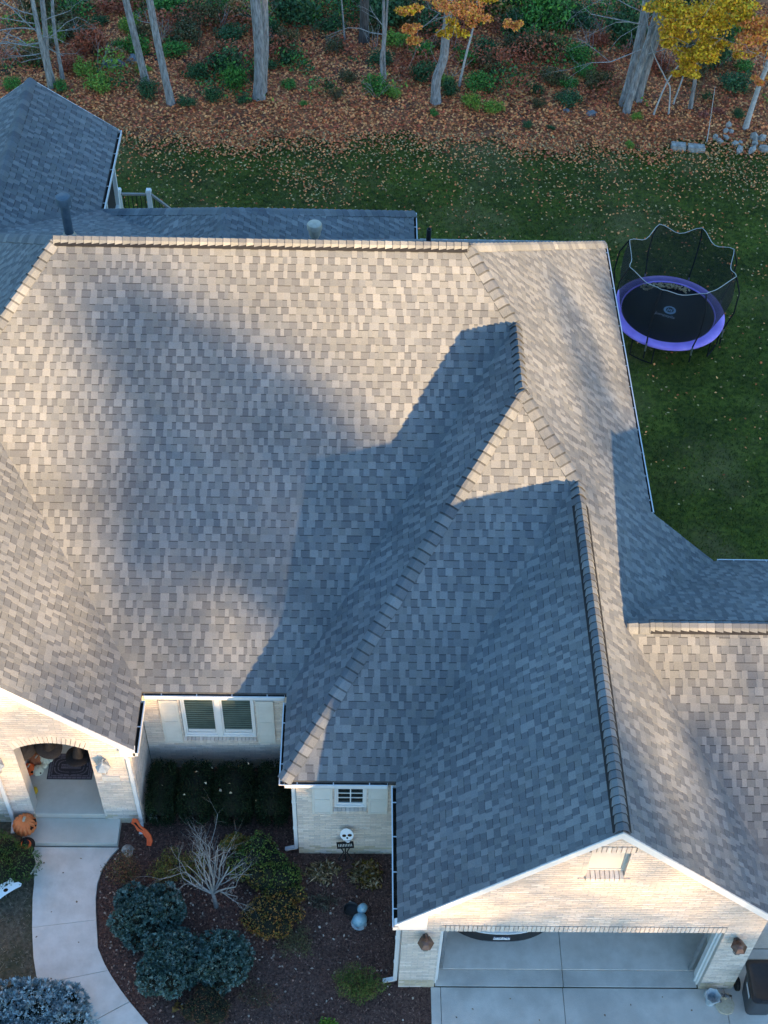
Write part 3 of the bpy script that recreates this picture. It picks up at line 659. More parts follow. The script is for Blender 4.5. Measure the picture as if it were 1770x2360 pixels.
def hwindow(*a, **k):   # a window is a part of the house, its sashes and panes sub-parts
    return window(HOUSE, *a, **k)
hwindow(-3.38, -1.96, 1.17, 2.64, 14.70, units=2)
hwindow(-.37, .23, 1.82, 2.68, 12.79, units=1, muntins=True, blind=False)
b = MB(); b.box((-.3, 12.87, 1.8), (.2, 12.9, 2.7)); b.build('interior_shade', 'garage_wall', HOUSE)
b = MB(); b.box((-3.4, 14.80, 1.1), (-1.94, 14.83, 2.7)); b.build('interior_shade', 'garage_wall', HOUSE)
soldier(ww, (-3.40, 14.70, 1.065), (1, 0, 0), (0, -1, 0), 19, w=.0655, h=.1, proud=.05, slope=.025, seed=21)
soldier(mw, (-.385, 12.79, 1.705), (1, 0, 0), (0, -1, 0), 8, w=.067, h=.1, proud=.05, slope=.025, seed=22)
def shutter(x0, x1, z0, z1, y):
    s = MB(); s.box((x0, y-.03, z0), (x1, y-.004, z1)); t = .045
    f = s.build('shutter', 'shutter', HOUSE, bevel=.004)
    fr = MB()
    for zz0, zz1 in ((z0, z0+t), (z1-t, z1), ((z0+z1)/2-t/2, (z0+z1)/2+t/2)): fr.box((x0+t, y-.042, zz0), (x1-t, y-.0305, zz1))
    fr.box((x0, y-.042, z0), (x0+t, y-.0305, z1)); fr.box((x1-t, y-.042, z0), (x1, y-.0305, z1)); fr.build('shutter_frame', 'shutter', f)
    for i in range(int((z1-z0)/.05)-2):
        zc = z0+.075+i*.05
        if abs(zc-(z0+z1)/2) < .045 or zc > z1-.06: continue
        l = MB(); l.hexa([(x0+t, y-.040, zc-.018), (x1-t, y-.040, zc-.018), (x1-t, y-.031, zc-.018), (x0+t, y-.031, zc-.018), (x0+t, y-.034, zc+.018), (x1-t, y-.034, zc+.018), (x1-t, y-.031, zc+.018), (x0+t, y-.031, zc+.018)]); l.build('louvre', 'shutter', f)
shutter(-3.78, -3.42, 1.02, 2.52, 14.70); shutter(-1.92, -1.58, 1.02, 2.52, 14.70); shutter(-.78, -.40, 1.67, 2.68, 12.79); shutter(.26, .62, 1.67, 2.68, 12.79)

# downspouts
def downspout(x, y, ztop, out, zb=.12, foot=None):
    d = MB(); w_, t_ = .075, .055; O = Vector(out); P = Vector((x, y, 0))
    d.box((x-w_/2, y-t_/2, zb), (x+w_/2, y+t_/2, ztop-.25)); d.bar((x, y, ztop-.26), tuple(P+O*.10+Vector((0, 0, ztop-.1))), w_, t_); d.bar((x, y, zb+.03), tuple(P+Vector(foot or out)*.22+Vector((0, 0, .05))), w_, t_)
    for zz in (.9, 1.9): d.box((x-w_/2-.01, y-t_/2-.004, zz), (x+w_/2+.01, y+t_/2+.004, zz+.03))
    d.build('downspout', 'gutter_white', HOUSE, bevel=.006)
downspout(-4.20, 13.375, 2.85, (0, -1, 0)); downspout(-1.12, 12.86, 2.8, (-1, 0, 0)); downspout(.79, 10.22, 2.82, (-1, 0, 0)); downspout(-6.72, 13.37, 2.9, (0, -1, 0))
# porch
b = MB(); b.box((-6.6, 13.44, 0), (-4.5, 15.3, .32)); b.build('porch_floor', 'porch_concrete', HOUSE, bevel=.01)
b = MB(); b.box((-6.49, 12.89, 0), (-4.62, 13.435, .17)); b.build('porch_step', 'porch_concrete', HOUSE, bevel=.012)
plain((-6.6, 15.25, .3), (-4.5, 15.4, 3.3), 'porch_wall', 'white_trim'); plain((-6.75, 13.73, .0), (-6.6, 15.3, 3.3), 'porch_wall', 'white_trim'); plain((-4.5, 13.73, .0), (-4.46, 15.3, 3.3), 'porch_wall', 'white_trim'); plain((-6.75, 13.73, 3.2), (-4.46, 15.3, 3.25), 'porch_ceiling', 'white_trim')
b = MB(); b.box((-6.05, 15.19, .33), (-5.1, 15.25, 2.45))
dr = b.build('front_door', 'door', HOUSE, bevel=.01)
for xa in (-5.97, -5.54):
    for za, zb in ((.45, 1.1), (1.25, 2.3)): b = MB(); b.box((xa, 15.175, za), (xa+.36, 15.192, zb)); b.build('door_panel', 'door', dr, bevel=.008)
b = MB(); b.lathe([(.012, -.03), (.03, -.01), (.03, .01), (.012, .03)], (-5.17, 15.15, 1.3), 12, ax=(0, 1, 0)); b.build('door_knob', 'bronze', dr)
b = MB(); b.box((-6.12, 15.1, .32), (-5.03, 15.24, .36)); b.build('door_sill', 'galv', HOUSE)
nb = MB(); nb.box((-4.775, 13.405, 1.66), (-4.445, 13.42, 1.82)); npl = nb.build('house_number', 'shutter', HOUSE)
text_mesh('12600', .14, 'digits', 'number', npl, Matrix.Translation((-4.61, 13.40, 1.74)) @ Matrix.Rotation(R(90), 4, 'X'))
# roof pipes
b = MB(); b.tube([(-6.32, 24.2, 5.9), (-6.32, 24.2, 7.0)], .10, 20); fl = b.build('flue_pipe', 'flue_metal', HOUSE, smooth=True)
b = MB(); b.lathe([(.14, 6.98), (.165, 7.0), (.165, 7.13), (.15, 7.17), (.02, 7.19)], (-6.32, 24.2, 0), 24); b.build('flue_cap', 'flue_metal', fl, smooth=True)
b = MB(); b.lathe([(.22, 6.0), (.13, 6.2), (.105, 6.24)], (-6.32, 24.2, 0), 20); b.build('flashing', 'galv', fl, smooth=True)
b = MB(); b.lathe([(.09, 6.85), (.085, 7.2), (.12, 7.22), (.13, 7.35), (.155, 7.36), (.155, 7.46), (.14, 7.485), (.01, 7.5)], (-.96, 23.0, 0), 24); vc = b.build('roof_vent', 'galv', HOUSE, smooth=True)
b = MB(); b.lathe([(.16, 6.75), (.125, 7.12), (.10, 7.14)], (-.96, 23.0, 0), 20); b.build('flashing', 'flue_metal', vc, smooth=True)
b = MB(); b.lathe([(.075, 6.5), (.05, 6.72), (.05, 7.02), (.036, 7.02), (.036, 6.9)], (1.42, 23.5, 0), 16); b.build('plumbing_vent', 'black_plastic', HOUSE, smooth=True)
# sunroom frame seen below its eave
b = MB()
for yy in (27.6, 29.2, 30.75): b.box((-6.62, yy-.05, -.5), (-6.52, yy+.05, 4.3))
b.box((-6.62, 27.6, 4.15), (-6.52, 30.75, 4.3)); b.box((-6.62, 27.6, 2.1), (-6.53, 30.75, 2.2)); b.box((-6.60, 27.6, 1.1), (-6.54, 30.75, 1.2))
b.bar((-6.57, 27.7, 1.2), (-6.57, 29.15, 2.1), .05, .05)
b.build('sunroom_frame', 'white_trim', HOUSE)
b = MB(); b.box((-6.64, 27.6, -.5), (-6.625, 30.7, 4.2)); b.build('sunroom_screen', 'screen', HOUSE)
b = MB(); b.box((-10.2, 30.55, -.6), (-6.7, 30.6, 4.4)); b.build('wall', 'siding', HOUSE)

# ================================================================== things around the house
def lantern(loc, label, pale=False):
    t = thing('wall_lantern', label, 'lantern', loc, 'wall lanterns on the brick front'); x, y, z = loc
    mt, gm = ('urn', 'lamp_glass') if pale else ('bronze', 'lamp_glass'); K = .8
    b = MB(); b.lathe([(.05, -.012), (.055, 0), (.045, .02)], (x, y+.165, z-.06), 16, ax=(0, -1, 0)); b.build('back_plate', mt, t)
    b = MB(); b.tube([(x, y+.15, z-.06), (x, y+.13, z+.06), (x, y+.06, z+.16), (x, y, z+.14)], .011, 8); b.build('arm', mt, t)
    b = MB(); b.lathe([(.145, .0), (.14, .01), (.085, .068), (.036, .1), (.024, .12), (.01, .145)], (x, y, z), 6); b.build('cap', mt, t)
    b = MB(); b.lathe([(.06, -.2), (.092, -.005)], (x, y, z), 6); b.build('glass', gm, t)
    b = MB()
    for k in range(6):
        a = math.pi*k/3; b.bar((x+.092*math.cos(a), y+.092*math.sin(a), z), (x+.06*math.cos(a), y+.06*math.sin(a), z-.2), .012, .012)
    b.lathe([(.016, -.255), (.048, -.23), (.064, -.205), (.064, -.195)], (x, y, z), 6); b.build('cage', mt, t)
lantern((1.25, 9.94, 2.33), 'bronze hexagonal lantern on the brick left of the garage opening')
lantern((6.63, 9.94, 2.26), 'bronze hexagonal lantern on the brick right of the garage opening')
lantern((-4.65, 13.24, 2.45), 'pale hexagonal lantern above the house number on the porch wall', True)
lantern((-6.60, 13.24, 2.45), 'pale hexagonal lantern left of the porch arch', True)

# car in the garage
car = thing('parked_car', 'white car with dark bumper and licence plate parked inside the garage', 'car', (2.76, 13.0, .042))
cx = 2.76
def section(y, hw, zb, zt, k=.16, n=9):
    pts = [(cx-hw, y, zb), (cx-hw*1.0, y, zb+(zt-zb)*.55), (cx-hw*.97, y, zt-k), (cx-hw*.88, y, zt-.02), (cx-hw*.5, y, zt), (cx, y, zt+.01), (cx+hw*.5, y, zt), (cx+hw*.88, y, zt-.02), (cx+hw*.97, y, zt-k), (cx+hw, y, zb+(zt-zb)*.55), (cx+hw, y, zb)]
    return pts
def loft(secs):
    b = MB(); n = len(secs[0])
    for s in secs: b.v += s
    for k in range(len(secs)-1):
        for j in range(n-1): b.f.append((k*n+j, k*n+j+1, (k+1)*n+j+1, (k+1)*n+j)); b.c.append(W1); b.m.append(0)
    b.f.append(tuple(range(n))); b.f.append(tuple((len(secs)-1)*n+n-1-j for j in range(n))); b.c += [W1]*2; b.m += [0]*2
    return b
loft([section(10.98, .80, .55, .95), section(11.02, .86, .42, 1.02), section(11.4, .9, .3, 1.05), section(12.5, .92, .28, 1.03), section(14.2, .92, .28, 1.0), section(14.9, .9, .3, .92), section(15.35, .82, .35, .8), section(15.45, .7, .45, .7)]).build('body', 'car_paint', car, smooth=True)
loft([section(11.35, .68, 1.0, 1.12), section(11.75, .70, 1.0, 1.52), section(12.6, .72, 1.0, 1.58), section(13.5, .7, 1.0, 1.5), section(14.3, .68, .98, 1.02)]).build('cabin', 'glass', car, smooth=True)
loft([section(11.95, .64, 1.5, 1.575), section(12.6, .66, 1.5, 1.62), section(13.4, .62, 1.46, 1.55)]).build('roof', 'car_paint', car, smooth=True)
b = MB(); arc = []
for i in range(17):
    t = -1+2*i/16; arc.append((cx+.9*t, 10.86+.26*abs(t)**2.6))
b.prism([(x, y, .30) for x, y in arc]+[(cx+.9, 11.4, .30), (cx-.9, 11.4, .30)], (0, 0, .36)); bp = b.build('bumper', 'black_plastic', car, bevel=.03)
b = MB(); b.prism([(x, y-.012, .66) for x, y in arc[3:14]]+[(x, y+.06, .66) for x, y in reversed(arc[3:14])], (0, 0, .045)); b.build('bumper_trim', 'car_paint', bp, bevel=.01)
b = MB(); b.prism([(x, y-.008, .33) for x, y in arc[5:12]]+[(x, y+.06, .33) for x, y in reversed(arc[5:12])], (0, 0, .03)); b.build('bumper_trim', 'chrome', bp)
pb = MB(); pb.hexa([(cx-.155, 10.845, .45), (cx+.155, 10.845, .45), (cx+.155, 10.855, .45), (cx-.155, 10.855, .45), (cx-.155, 10.875, .60), (cx+.155, 10.875, .60), (cx+.155, 10.885, .60), (cx-.155, 10.885, .60)]); pl_ = pb.build('licence_plate', 'label_white', car)
text_mesh('DMU 7454', .072, 'lettering', 'plate_ink', pl_, Matrix.Translation((cx, 10.855, .525)) @ Matrix.Rotation(R(79), 4, 'X'), .003)
for sx in (-1, 1):
    b = MB(); b.box((cx+sx*.62, 11.0, .72), (cx+sx*.84, 11.06, .92)); b.build('tail_light', 'tail', car, bevel=.02)
    for yy in (11.75, 14.55):
        b = MB(); b.lathe([(.2, -.1), (.31, -.1), (.335, -.06), (.335, .06), (.31, .1), (.2, .1)], (cx+sx*.82, yy, .377), 28, ax=(1, 0, 0)); wl = b.build('wheel', 'tyre', car, smooth=True)
        b = MB(); b.lathe([(.03, .101), (.2, .104), (.205, .06)], (cx+sx*.82, yy, .377), 20, ax=(sx, 0, 0)); b.build('rim', 'chrome', wl)

# wheeled bin beside the garage
bn = thing('wheeled_bin', 'dark grey wheeled rubbish bin beside the right garage pillar', 'rubbish bin', (7.400, 9.85, .03))
def rrect(x0, x1, y0, y1, z, r, n=5):
    P = []
    for (qx, qy, a0) in ((x1-r, y1-r, 0), (x0+r, y1-r, 90), (x0+r, y0+r, 180), (x1-r, y0+r, 270)):
        for k in range(n+1): a = R(a0+90*k/n); P.append((qx+r*math.cos(a), qy+r*math.sin(a), z))
    return P
def rloft(secs):
    b = MB(); n = len(secs[0])
    for s in secs: b.v += s
    for k in range(len(secs)-1):
        for j in range(n): b.f.append((k*n+j, k*n+(j+1) % n, (k+1)*n+(j+1) % n, (k+1)*n+j)); b.c.append(W1); b.m.append(0)
    b.f.append(tuple(n-1-j for j in range(n))); b.f.append(tuple((len(secs)-1)*n+j for j in range(n))); b.c += [W1]*2; b.m += [0]*2
    return b
rloft([rrect(7.180, 7.620, 9.62, 10.1, .06, .08), rrect(7.150, 7.650, 9.58, 10.15, .35, .09), rrect(7.100, 7.700, 9.50, 10.2, .96, .10), rrect(7.070, 7.730, 9.47, 10.22, .97, .10), rrect(7.070, 7.730, 9.47, 10.22, 1.02, .10)]).build('body', 'bin', bn, smooth=True)
ld = rloft([rrect(7.050, 7.750, 9.44, 10.24, 1.022, .10), rrect(7.050, 7.750, 9.44, 10.24, 1.05, .10), rrect(7.090, 7.710, 9.5, 10.18, 1.075, .08), rrect(7.120, 7.680, 9.54, 10.14, 1.06, .07)]).build('lid', 'lid', bn, smooth=True)
b = MB(); b.box((7.200, 9.46, 1.05), (7.600, 9.5, 1.09)); b.build('lid_handle', 'black_plastic', ld, bevel=.01)
b = MB(); b.tube([(7.100, 10.26, 1.0), (7.700, 10.26, 1.0)], .016, 10); b.bar((7.140, 10.2, 1.0), (7.140, 10.27, 1.0), .03, .03); b.bar((7.660, 10.2, 1.0), (7.660, 10.27, 1.0), .03, .03); b.build('handle', 'galv', bn)
b = MB(); b.hexa([(7.096, 9.66, .70), (7.104, 9.92, .70), (7.100, 9.92, .7), (7.100, 9.66, .7), (7.080, 9.66, .82), (7.080, 9.92, .82), (7.090, 9.92, .82), (7.090, 9.66, .82)]); b.build('sticker', 'label_white', bn)
b = MB(); b.prism([(7.240, 9.49, .99), (7.560, 9.49, .99), (7.560, 9.44, .99), (7.240, 9.44, .99)], (0, 0, .03)); b.build('front_lip', 'bin', bn)
for x in (7.090, 7.710):
    b = MB(); b.lathe([(.05, -.035), (.12, -.035), (.13, -.02), (.13, .02), (.12, .035), (.05, .035)], (x, 10.16, .16), 24, ax=(1, 0, 0)); wl = b.build('wheel', 'tyre', bn, smooth=True)

# urn and stone pile at the pillar foot
ur = thing('flared_urn', 'pale blue-grey flared urn at the foot of the right garage pillar', 'urn', (6.56, 9.86, .03))
b = MB(); b.lathe([(.07, 0), (.085, .02), (.06, .06), (.075, .12), (.12, .2), (.125, .27), (.145, .31), (.135, .32), (.09, .28), (.07, .15)], (6.56, 9.86, .03), 24, mod=lambda a, r, z: 1+.07*math.cos(7*a)*(z > .25)); b.build('bowl', 'urn', ur, smooth=True)
b = MB(); b.lathe([(.05, .0), (.06, .1), (.04, .16)], (6.52, 10.0, .03), 12, mod=lambda a, r, z: 1+.1*math.cos(3*a)); b.build('handle_block', 'urn', ur, smooth=True)
def rock(name, loc, s, material, label=None, cat='rock', group=None, seed=0, parent=None, flat=.6, n=2):
    rg = random.Random(seed); import bmesh
    bm = bmesh.new(); bmesh.ops.create_icosphere(bm, subdivisions=n, radius=1)
    ph = [rg.uniform(0, 6) for _ in range(6)]
    for v in bm.verts:
        c = v.co; k = 1+.16*math.sin(3*c.x+ph[0])+.14*math.sin(4*c.y+ph[1])+.12*math.sin(5*c.z+ph[2])+rg.uniform(-.05, .05)
        v.co = Vector((c.x*k*s[0], c.y*k*s[1], c.z*k*s[2]))
    me = bpy.data.meshes.new(name); bm.to_mesh(me); bm.free(); me.materials.append(MATS[material])
    o = bpy.data.objects.new(name, me); o.location = loc; o.rotation_euler = (0, 0, rg.uniform(0, 6)); COL.objects.link(o)
    if parent is not None: o.parent = parent; 
    if parent is not None and parent.type == 'EMPTY': o.matrix_parent_inverse = Matrix.Translation(-parent.location)
    if label: tag(o, label, cat, group)
    return o
sp = thing('stone_heap', 'round tan stepping stone with a heap of pebbles by the urn', 'stones', (6.82, 9.86, .03))
b = MB(); b.lathe([(.165, 0), (.175, .015), (.17, .05), (.02, .055)], (6.83, 9.80, .03), 26, mod=lambda a, r, z: 1+.02*math.sin(5*a)); b.build('disc', 'pumpkin_stem', sp, smooth=False)
for i in range(22):
    rg = random.Random(i); a = rg.uniform(.3, 3.4); rr = rg.uniform(.06, .2)
    rock('pebble', (6.80+rr*math.cos(a), 9.86+rr*.7*math.sin(a), .075+rg.uniform(0, .05)), [rg.uniform(.025, .045)]*2+[.025], rg.choice(('pumpkin_stem', 'stone_dark', 'stone', 'stem')), seed=i, parent=sp, n=1)

# doormat
dm = thing('welcome_mat', 'grey woven doormat reading WELCOME on the porch floor', 'doormat', (-5.72, 14.5, .32))
b = MB(); b.box((-6.18, 14.21, .322), (-5.28, 14.80, .334)); b.build('base', 'doormat', dm)
b = MB(); Z0, Z1 = .334, .337
def frame(x0, x1, y0, y1, t): b.box((x0, y0, Z0), (x1, y0+t, Z1)); b.box((x0, y1-t, Z0), (x1, y1, Z1)); b.box((x0, y0+t, Z0), (x0+t, y1-t, Z1)); b.box((x1-t, y0+t, Z0), (x1, y1-t, Z1))
rg = random.Random(4)
for (x0, x1, y0, y1, t, n) in ((-6.165, -5.295, 14.225, 14.785, .04, 9), (-6.11, -5.35, 14.28, 14.73, .02, 6)):
    for yy in (y0, y1-t):
        for i in range(n):
            xa = x0+(x1-x0)*i/n; b.box((xa+.006, yy, Z0), (xa+(x1-x0)/n-.006, yy+t, Z1))
    for xx in (x0, x1-t):
        for i in range(5):
            ya = y0+t+.006+(y1-y0-2*t-.012)*i/5; b.box((xx, ya+.005, Z0), (xx+t, ya+(y1-y0-2*t)/5-.005, Z1))
for rx, ry, t in ((.34, .20, .03), (.27, .14, .022)):
    for i in range(28):
        a0, a1 = 2*math.pi*(i+.08)/28, 2*math.pi*(i+.92)/28
        f = lambda a, k: (-5.73+(rx*k)*math.copysign(abs(math.cos(a))**.6, math.cos(a)), 14.505+(ry*k)*math.copysign(abs(math.sin(a))**.6, math.sin(a)))
        p = [f(a0, 1), f(a1, 1), f(a1, 1-t/ry*.5), f(a0, 1-t/ry*.5)]
        b.prism([(x, y, Z0) for x, y in p], (0, 0, Z1-Z0))
b.box((-5.93, 14.455, Z0), (-5.53, 14.555, Z1)); b.build('stone_pattern', 'doormat_pale', dm)
text_mesh('WELCOME', .085, 'lettering', 'doormat', dm, Matrix.Translation((-5.73, 14.505, .338)), .001)

# pumpkins and gourds
def pumpkin(loc, r, h, material, label, ribs=12, face=None, stem=True, name='pumpkin', cat='pumpkin', group=None, tilt=(0, 0)):
    t = thing(name, label, cat, loc, group, local=True); t.rotation_euler = (tilt[0], tilt[1], random.uniform(0, .5))
    prof = [(r*math.sin(a)*(1 if a < 2.6 else .98)+.004, h/2-h/2*math.cos(a)-(.10*h*max(0, (a-2.3)))) for a in np.linspace(.25, 3.0, 12)]
    b = MB(); b.lathe(prof, (0, 0, -.01), ribs*4, mod=lambda a, rr, z: 1-.15*(1-abs(math.sin(ribs*a/2)))**1.6); b.build('shell', material, t, smooth=True)
    if stem: b = MB(); b.tube([(0, 0, h*.80), (.01, .005, h*.92), (.03, .02, h*1.02), (.05, .025, h*1.07)], [r*.17, r*.12, r*.1, r*.12], 8); b.build('stem', 'pumpkin_stem', t)
    if face:
        for (az, el, sz, n) in face:
            d = Vector((math.cos(az)*math.cos(el), math.sin(az)*math.cos(el), math.sin(el)))
            c = Vector((d.x*r*1.0, d.y*r*1.0, h*.5+d.z*h*.47)); b = MB(); u = Vector((-math.sin(az), math.cos(az), 0)); v = d.cross(u)
            b.prism([c+u*sz*math.cos(q)*.9+v*sz*math.sin(q)-d*.02 for q in [2*math.pi*k/n+math.pi/2 for k in range(n)]], d*.03); b.build('carving', 'carved', t)
    return t
pumpkin((-6.44, 13.18, .17), .235, .38, 'pumpkin', 'large orange carved pumpkin on the left end of the porch step', 16, face=[(-1.0, .5, .05, 3), (-.15, .45, .05, 3), (-.6, .25, .03, 3)])
pumpkin((-6.55, 14.36, .32), .135, .25, 'pumpkin_red', 'deep orange carved pumpkin by the left porch wall', 12, face=[(-.8, .35, .03, 4)])
pumpkin((-6.44, 14.60, .32), .14, .2, 'pumpkin_rust', 'rust brown pumpkin between the orange and white pumpkins')
pumpkin((-6.36, 14.36, .32), .115, .2, 'pumpkin_white', 'white pumpkin nearest the porch arch', 10, face=[(-1.2, .3, .02, 4)])
pumpkin((-6.24, 14.66, .32), .15, .22, 'pumpkin_white', 'largest white pumpkin beside the doormat corner', 10)
pumpkin((-6.27, 14.5, .32), .075, .11, 'pumpkin_white', 'smallest white pumpkin next to the doormat', 8)
pumpkin((-6.42, 14.84, .32), .105, .2, 'gourd', 'yellow gourd behind the rust brown pumpkin', 8, name='gourd', cat='gourd')
pumpkin((-6.38, 13.9, .32), .085, .19, 'gourd', 'yellow gourd alone against the left porch jamb', 8, name='gourd', cat='gourd')

def hat(name, label, loc, r, h, tilt, band=None, string=None, group=None):
    t = thing(name, label, 'witch hat', loc, group, local=True); t.rotation_euler = tilt
    b = MB(); b.lathe([(r*.42, .01), (r*.9, -.005), (r, -.03), (r*.99, -.04), (r*.4, -.004)], (0, 0, 0), 32, mod=lambda a, rr, z: 1+.05*math.sin(3*a+1)*(rr > r*.7)); b.build('brim', 'felt', t, smooth=True)
    b = MB(); b.lathe([(r*.45, 0), (r*.36, h*.25), (r*.27, h*.5), (r*.15, h*.78), (r*.02, h)], (0, 0, .004), 24, mod=lambda a, rr, z: 1+.06*math.sin(4*a+z*20)); b.build('crown', 'felt', t, smooth=True)
    if band: b = MB(); b.lathe([(r*.465, .012), (r*.43, h*.16)], (0, 0, .004), 28); b.build('hat_band', band, t)
    if string: b = MB(); b.tube([(0, 0, h), (0, 0, string+.2)], .004, 5); b.build('string', 'black_matte', t)
hat('witch_hat', 'black witch hat hanging at the left side of the porch arch', (-6.34, 13.92, 1.99), .27, .42, (.5, .35, 0), string=1.0, group='witch hats hung in the porch')
hat('witch_hat', 'black witch hat hanging in the middle of the porch arch', (-5.83, 13.98, 1.97), .26, .4, (.3, -.2, 1), string=1.0, group='witch hats hung in the porch')
hat('witch_hat', 'black witch hat hanging over the doormat at the right', (-5.32, 13.95, 1.68), .25, .42, (.15, .1, 2), string=1.3, group='witch hats hung in the porch')
wf = thing('witch_figure', 'small witch figure in black hat with orange band beside the step', 'halloween figure', (-6.36, 12.78, .02))
x, y = -6.36, 12.78
b = MB(); b.lathe([(.13, 0), (.1, .12), (.06, .22), (.055, .27)], (x, y, .02), 16, mod=lambda a, r, z: 1+.08*math.sin(5*a)); b.build('robe', 'felt', wf, smooth=True)
b = MB(); b.lathe([(.17, .25), (.175, .26), (.09, .28), (.08, .27)], (x, y, .02), 28); b.build('brim', 'felt', wf, smooth=True)
b = MB(); b.lathe([(.085, .27), (.06, .36), (.03, .46), (.004, .52)], (x, y+.01, .02), 20); b.build('crown', 'felt', wf, smooth=True)
b = MB(); b.lathe([(.105, .275), (.09, .315)], (x, y, .02), 28); b.build('hat_band', 'orange_band', wf)
for dx, dy in ((-.01, -.21), (.09, -.17)):
    b = MB(); b.lathe([(.005, -.022), (.02, -.01), (.02, .01), (.005, .022)], (x+dx, y+dy, .10), 10); b.build('hand', 'ghost_white', wf, smooth=True)
    b = MB(); b.tube([(x+dx*.4, y+dy*.4, .2), (x+dx, y+dy, .11)], .02, 6); b.build('arm', 'felt', wf)
# ghost board on a stake
gh = thing('ghost_sign', 'white flat ghost cut-out leaning beside the blue spruce bed', 'halloween sign', (-6.62, 11.8, .02))
gp = [(-.42, -.12), (-.3, .14), (.0, .13), (.16, .17), (.2, .11), (.2, .06), (.28, .05), (.33, .0), (.3, -.045), (.18, -.06), (.0, -.1), (-.2, -.17)]
ghM = Matrix.Translation((-6.60, 11.83, .33)) @ Matrix.Rotation(R(22), 4, 'Z') @ Matrix.Rotation(R(28), 4, 'X')
b = MB(); b.prism([ghM @ Vector((x, y, 0)) for x, y in gp], ghM.to_3x3() @ Vector((0, 0, .012))); b.build('board', 'ghost_white', gh)
for (x, y, r1, r2) in ((.02, -.02, .045, .032), (.06, .07, .028, .018), (-.12, .05, .05, .03)):
    b = MB(); b.prism([ghM @ Vector((x+r1*math.cos(a), y+r2*math.sin(a), .0125)) for a in np.linspace(0, 6.0, 14)], ghM.to_3x3() @ Vector((0, 0, .002))); b.build('eye', 'carved', gh)
b = MB(); b.tube([(-6.62, 11.83, 0), (-6.62, 11.83, .33)], .008, 6); b.build('stake', 'steel', gh)
# skull garden sign
sk = thing('skull_sign', 'white skull garden stake with black plaque by the middle brick wall', 'halloween sign', (-.13, 12.66, .02))
skp = []
for a in np.linspace(0, 2*math.pi, 40, endpoint=False):
    c, s_ = math.cos(a), math.sin(a); x = .128*c*(1 if s_ > -.2 else (1-.42*min(1, (-s_-.2)/.7))); z = (.15 if s_ > 0 else .165)*s_
    skp.append((x, z))
Mk = Matrix.Translation((-.13, 12.64, 1.06)) @ Matrix.Rotation(R(-10), 4, 'Y') @ Matrix.Rotation(R(62), 4, 'X')
b = MB(); b.prism([Mk @ Vector((x, z, 0)) for x, z in skp], Mk.to_3x3() @ Vector((0, 0, .02))); b.build('skull', 'ghost_white', sk, bevel=.004)
for (x, z, r1, r2) in ((-.052, .0, .04, .03), (.055, .0, .042, .03), (0, -.055, .018, .022)):
    b = MB(); b.prism([Mk @ Vector((x+r1*math.cos(a), z+r2*math.sin(a), .021)) for a in np.linspace(0, 5.9, 14)], Mk.to_3x3() @ Vector((0, 0, .003))); b.build('eye_socket', 'carved', sk)
b = MB()
for i in range(7): xx = -.055+.018*i; b.box((0, 0, 0), (0, 0, 0)) if False else b.prism([Mk @ Vector((xx+dx, -.112-.012*math.cos((i-3)*.5)+dz, .021)) for dx, dz in ((-.003, -.014), (.003, -.014), (.003, .014), (-.003, .014))], Mk.to_3x3() @ Vector((0, 0, .003)))
b.prism([Mk @ Vector((x, z, .021)) for x, z in ((-.07, -.103), (-.03, -.119), (.03, -.119), (.07, -.103), (.03, -.125), (-.03, -.125))], Mk.to_3x3() @ Vector((0, 0, .003))); b.build('teeth', 'stone_dark', sk)
Mp = Matrix.Translation((-.16, 12.62, .70)) @ Matrix.Rotation(R(-8), 4, 'Y') @ Matrix.Rotation(R(60), 4, 'X')
b = MB(); b.prism([Mp @ Vector((x, z, 0)) for x, z in ((-.165, -.07), (.165, -.07), (.165, .07), (.05, .085), (-.165, .07))], Mp.to_3x3() @ Vector((0, 0, .016))); pq = b.build('plaque', 'black_matte', sk)
b = MB()
for i in range(9): xx = -.125+.031*i; b.prism([Mp @ Vector((xx+dx, dz, .017)) for dx, dz in ((-.004, -.028), (.006, -.028), (.002+.004*(i % 2), .028), (-.007, .028))], Mp.to_3x3() @ Vector((0, 0, .002)))
b.build('lettering', 'shutter', pq)
b = MB(); b.tube([(-.16, 12.65, .0), (-.16, 12.65, 1.0)], .014, 6)
for s_ in (-1, 1): b.tube([(-.16+s_*.10, 12.62, .64), (-.16+s_*.03, 12.63, .38), (-.16+s_*.13, 12.62, .12)], .013, 6)
b.build('stake', 'black_matte', sk)
# orange cut-out on a stake
og = thing('orange_yard_sign', 'bright orange cut-out sign leaning edge-on beside the porch corner', 'halloween sign', (-4.15, 13.08, .02))
pp = [(-.31, .16), (-.22, .2), (-.08, .13), (.08, .12), (.2, .08), (.29, .0), (.31, -.1), (.22, -.14), (.16, -.03), (.0, .02), (-.1, .0), (-.2, .06), (-.29, .06)]
Mo = Matrix.Translation((-4.16, 13.07, .24)) @ Matrix.Rotation(R(-33), 4, 'Z') @ Matrix.Rotation(R(35), 4, 'X')
b = MB(); b.prism([Mo @ Vector((x, y, 0)) for x, y in pp], Mo.to_3x3() @ Vector((0, 0, .03))); b.build('board', 'orange_sign', og, bevel=.008)
b = MB(); b.prism([Mo @ Vector((x, y, .031)) for x, y in ((-.24, .10), (-.08, .06), (.02, .07), (-.1, .09), (-.2, .13))], Mo.to_3x3() @ Vector((0, 0, .002))); b.build('marking', 'carved', og)
b = MB(); b.tube([(-4.1, 13.12, 0), (-4.1, 13.1, .25)], .01, 6); b.tube([(-4.22, 13.16, .18), (-4.12, 13.12, .24)], .012, 6); b.build('stake', 'gourd', og)
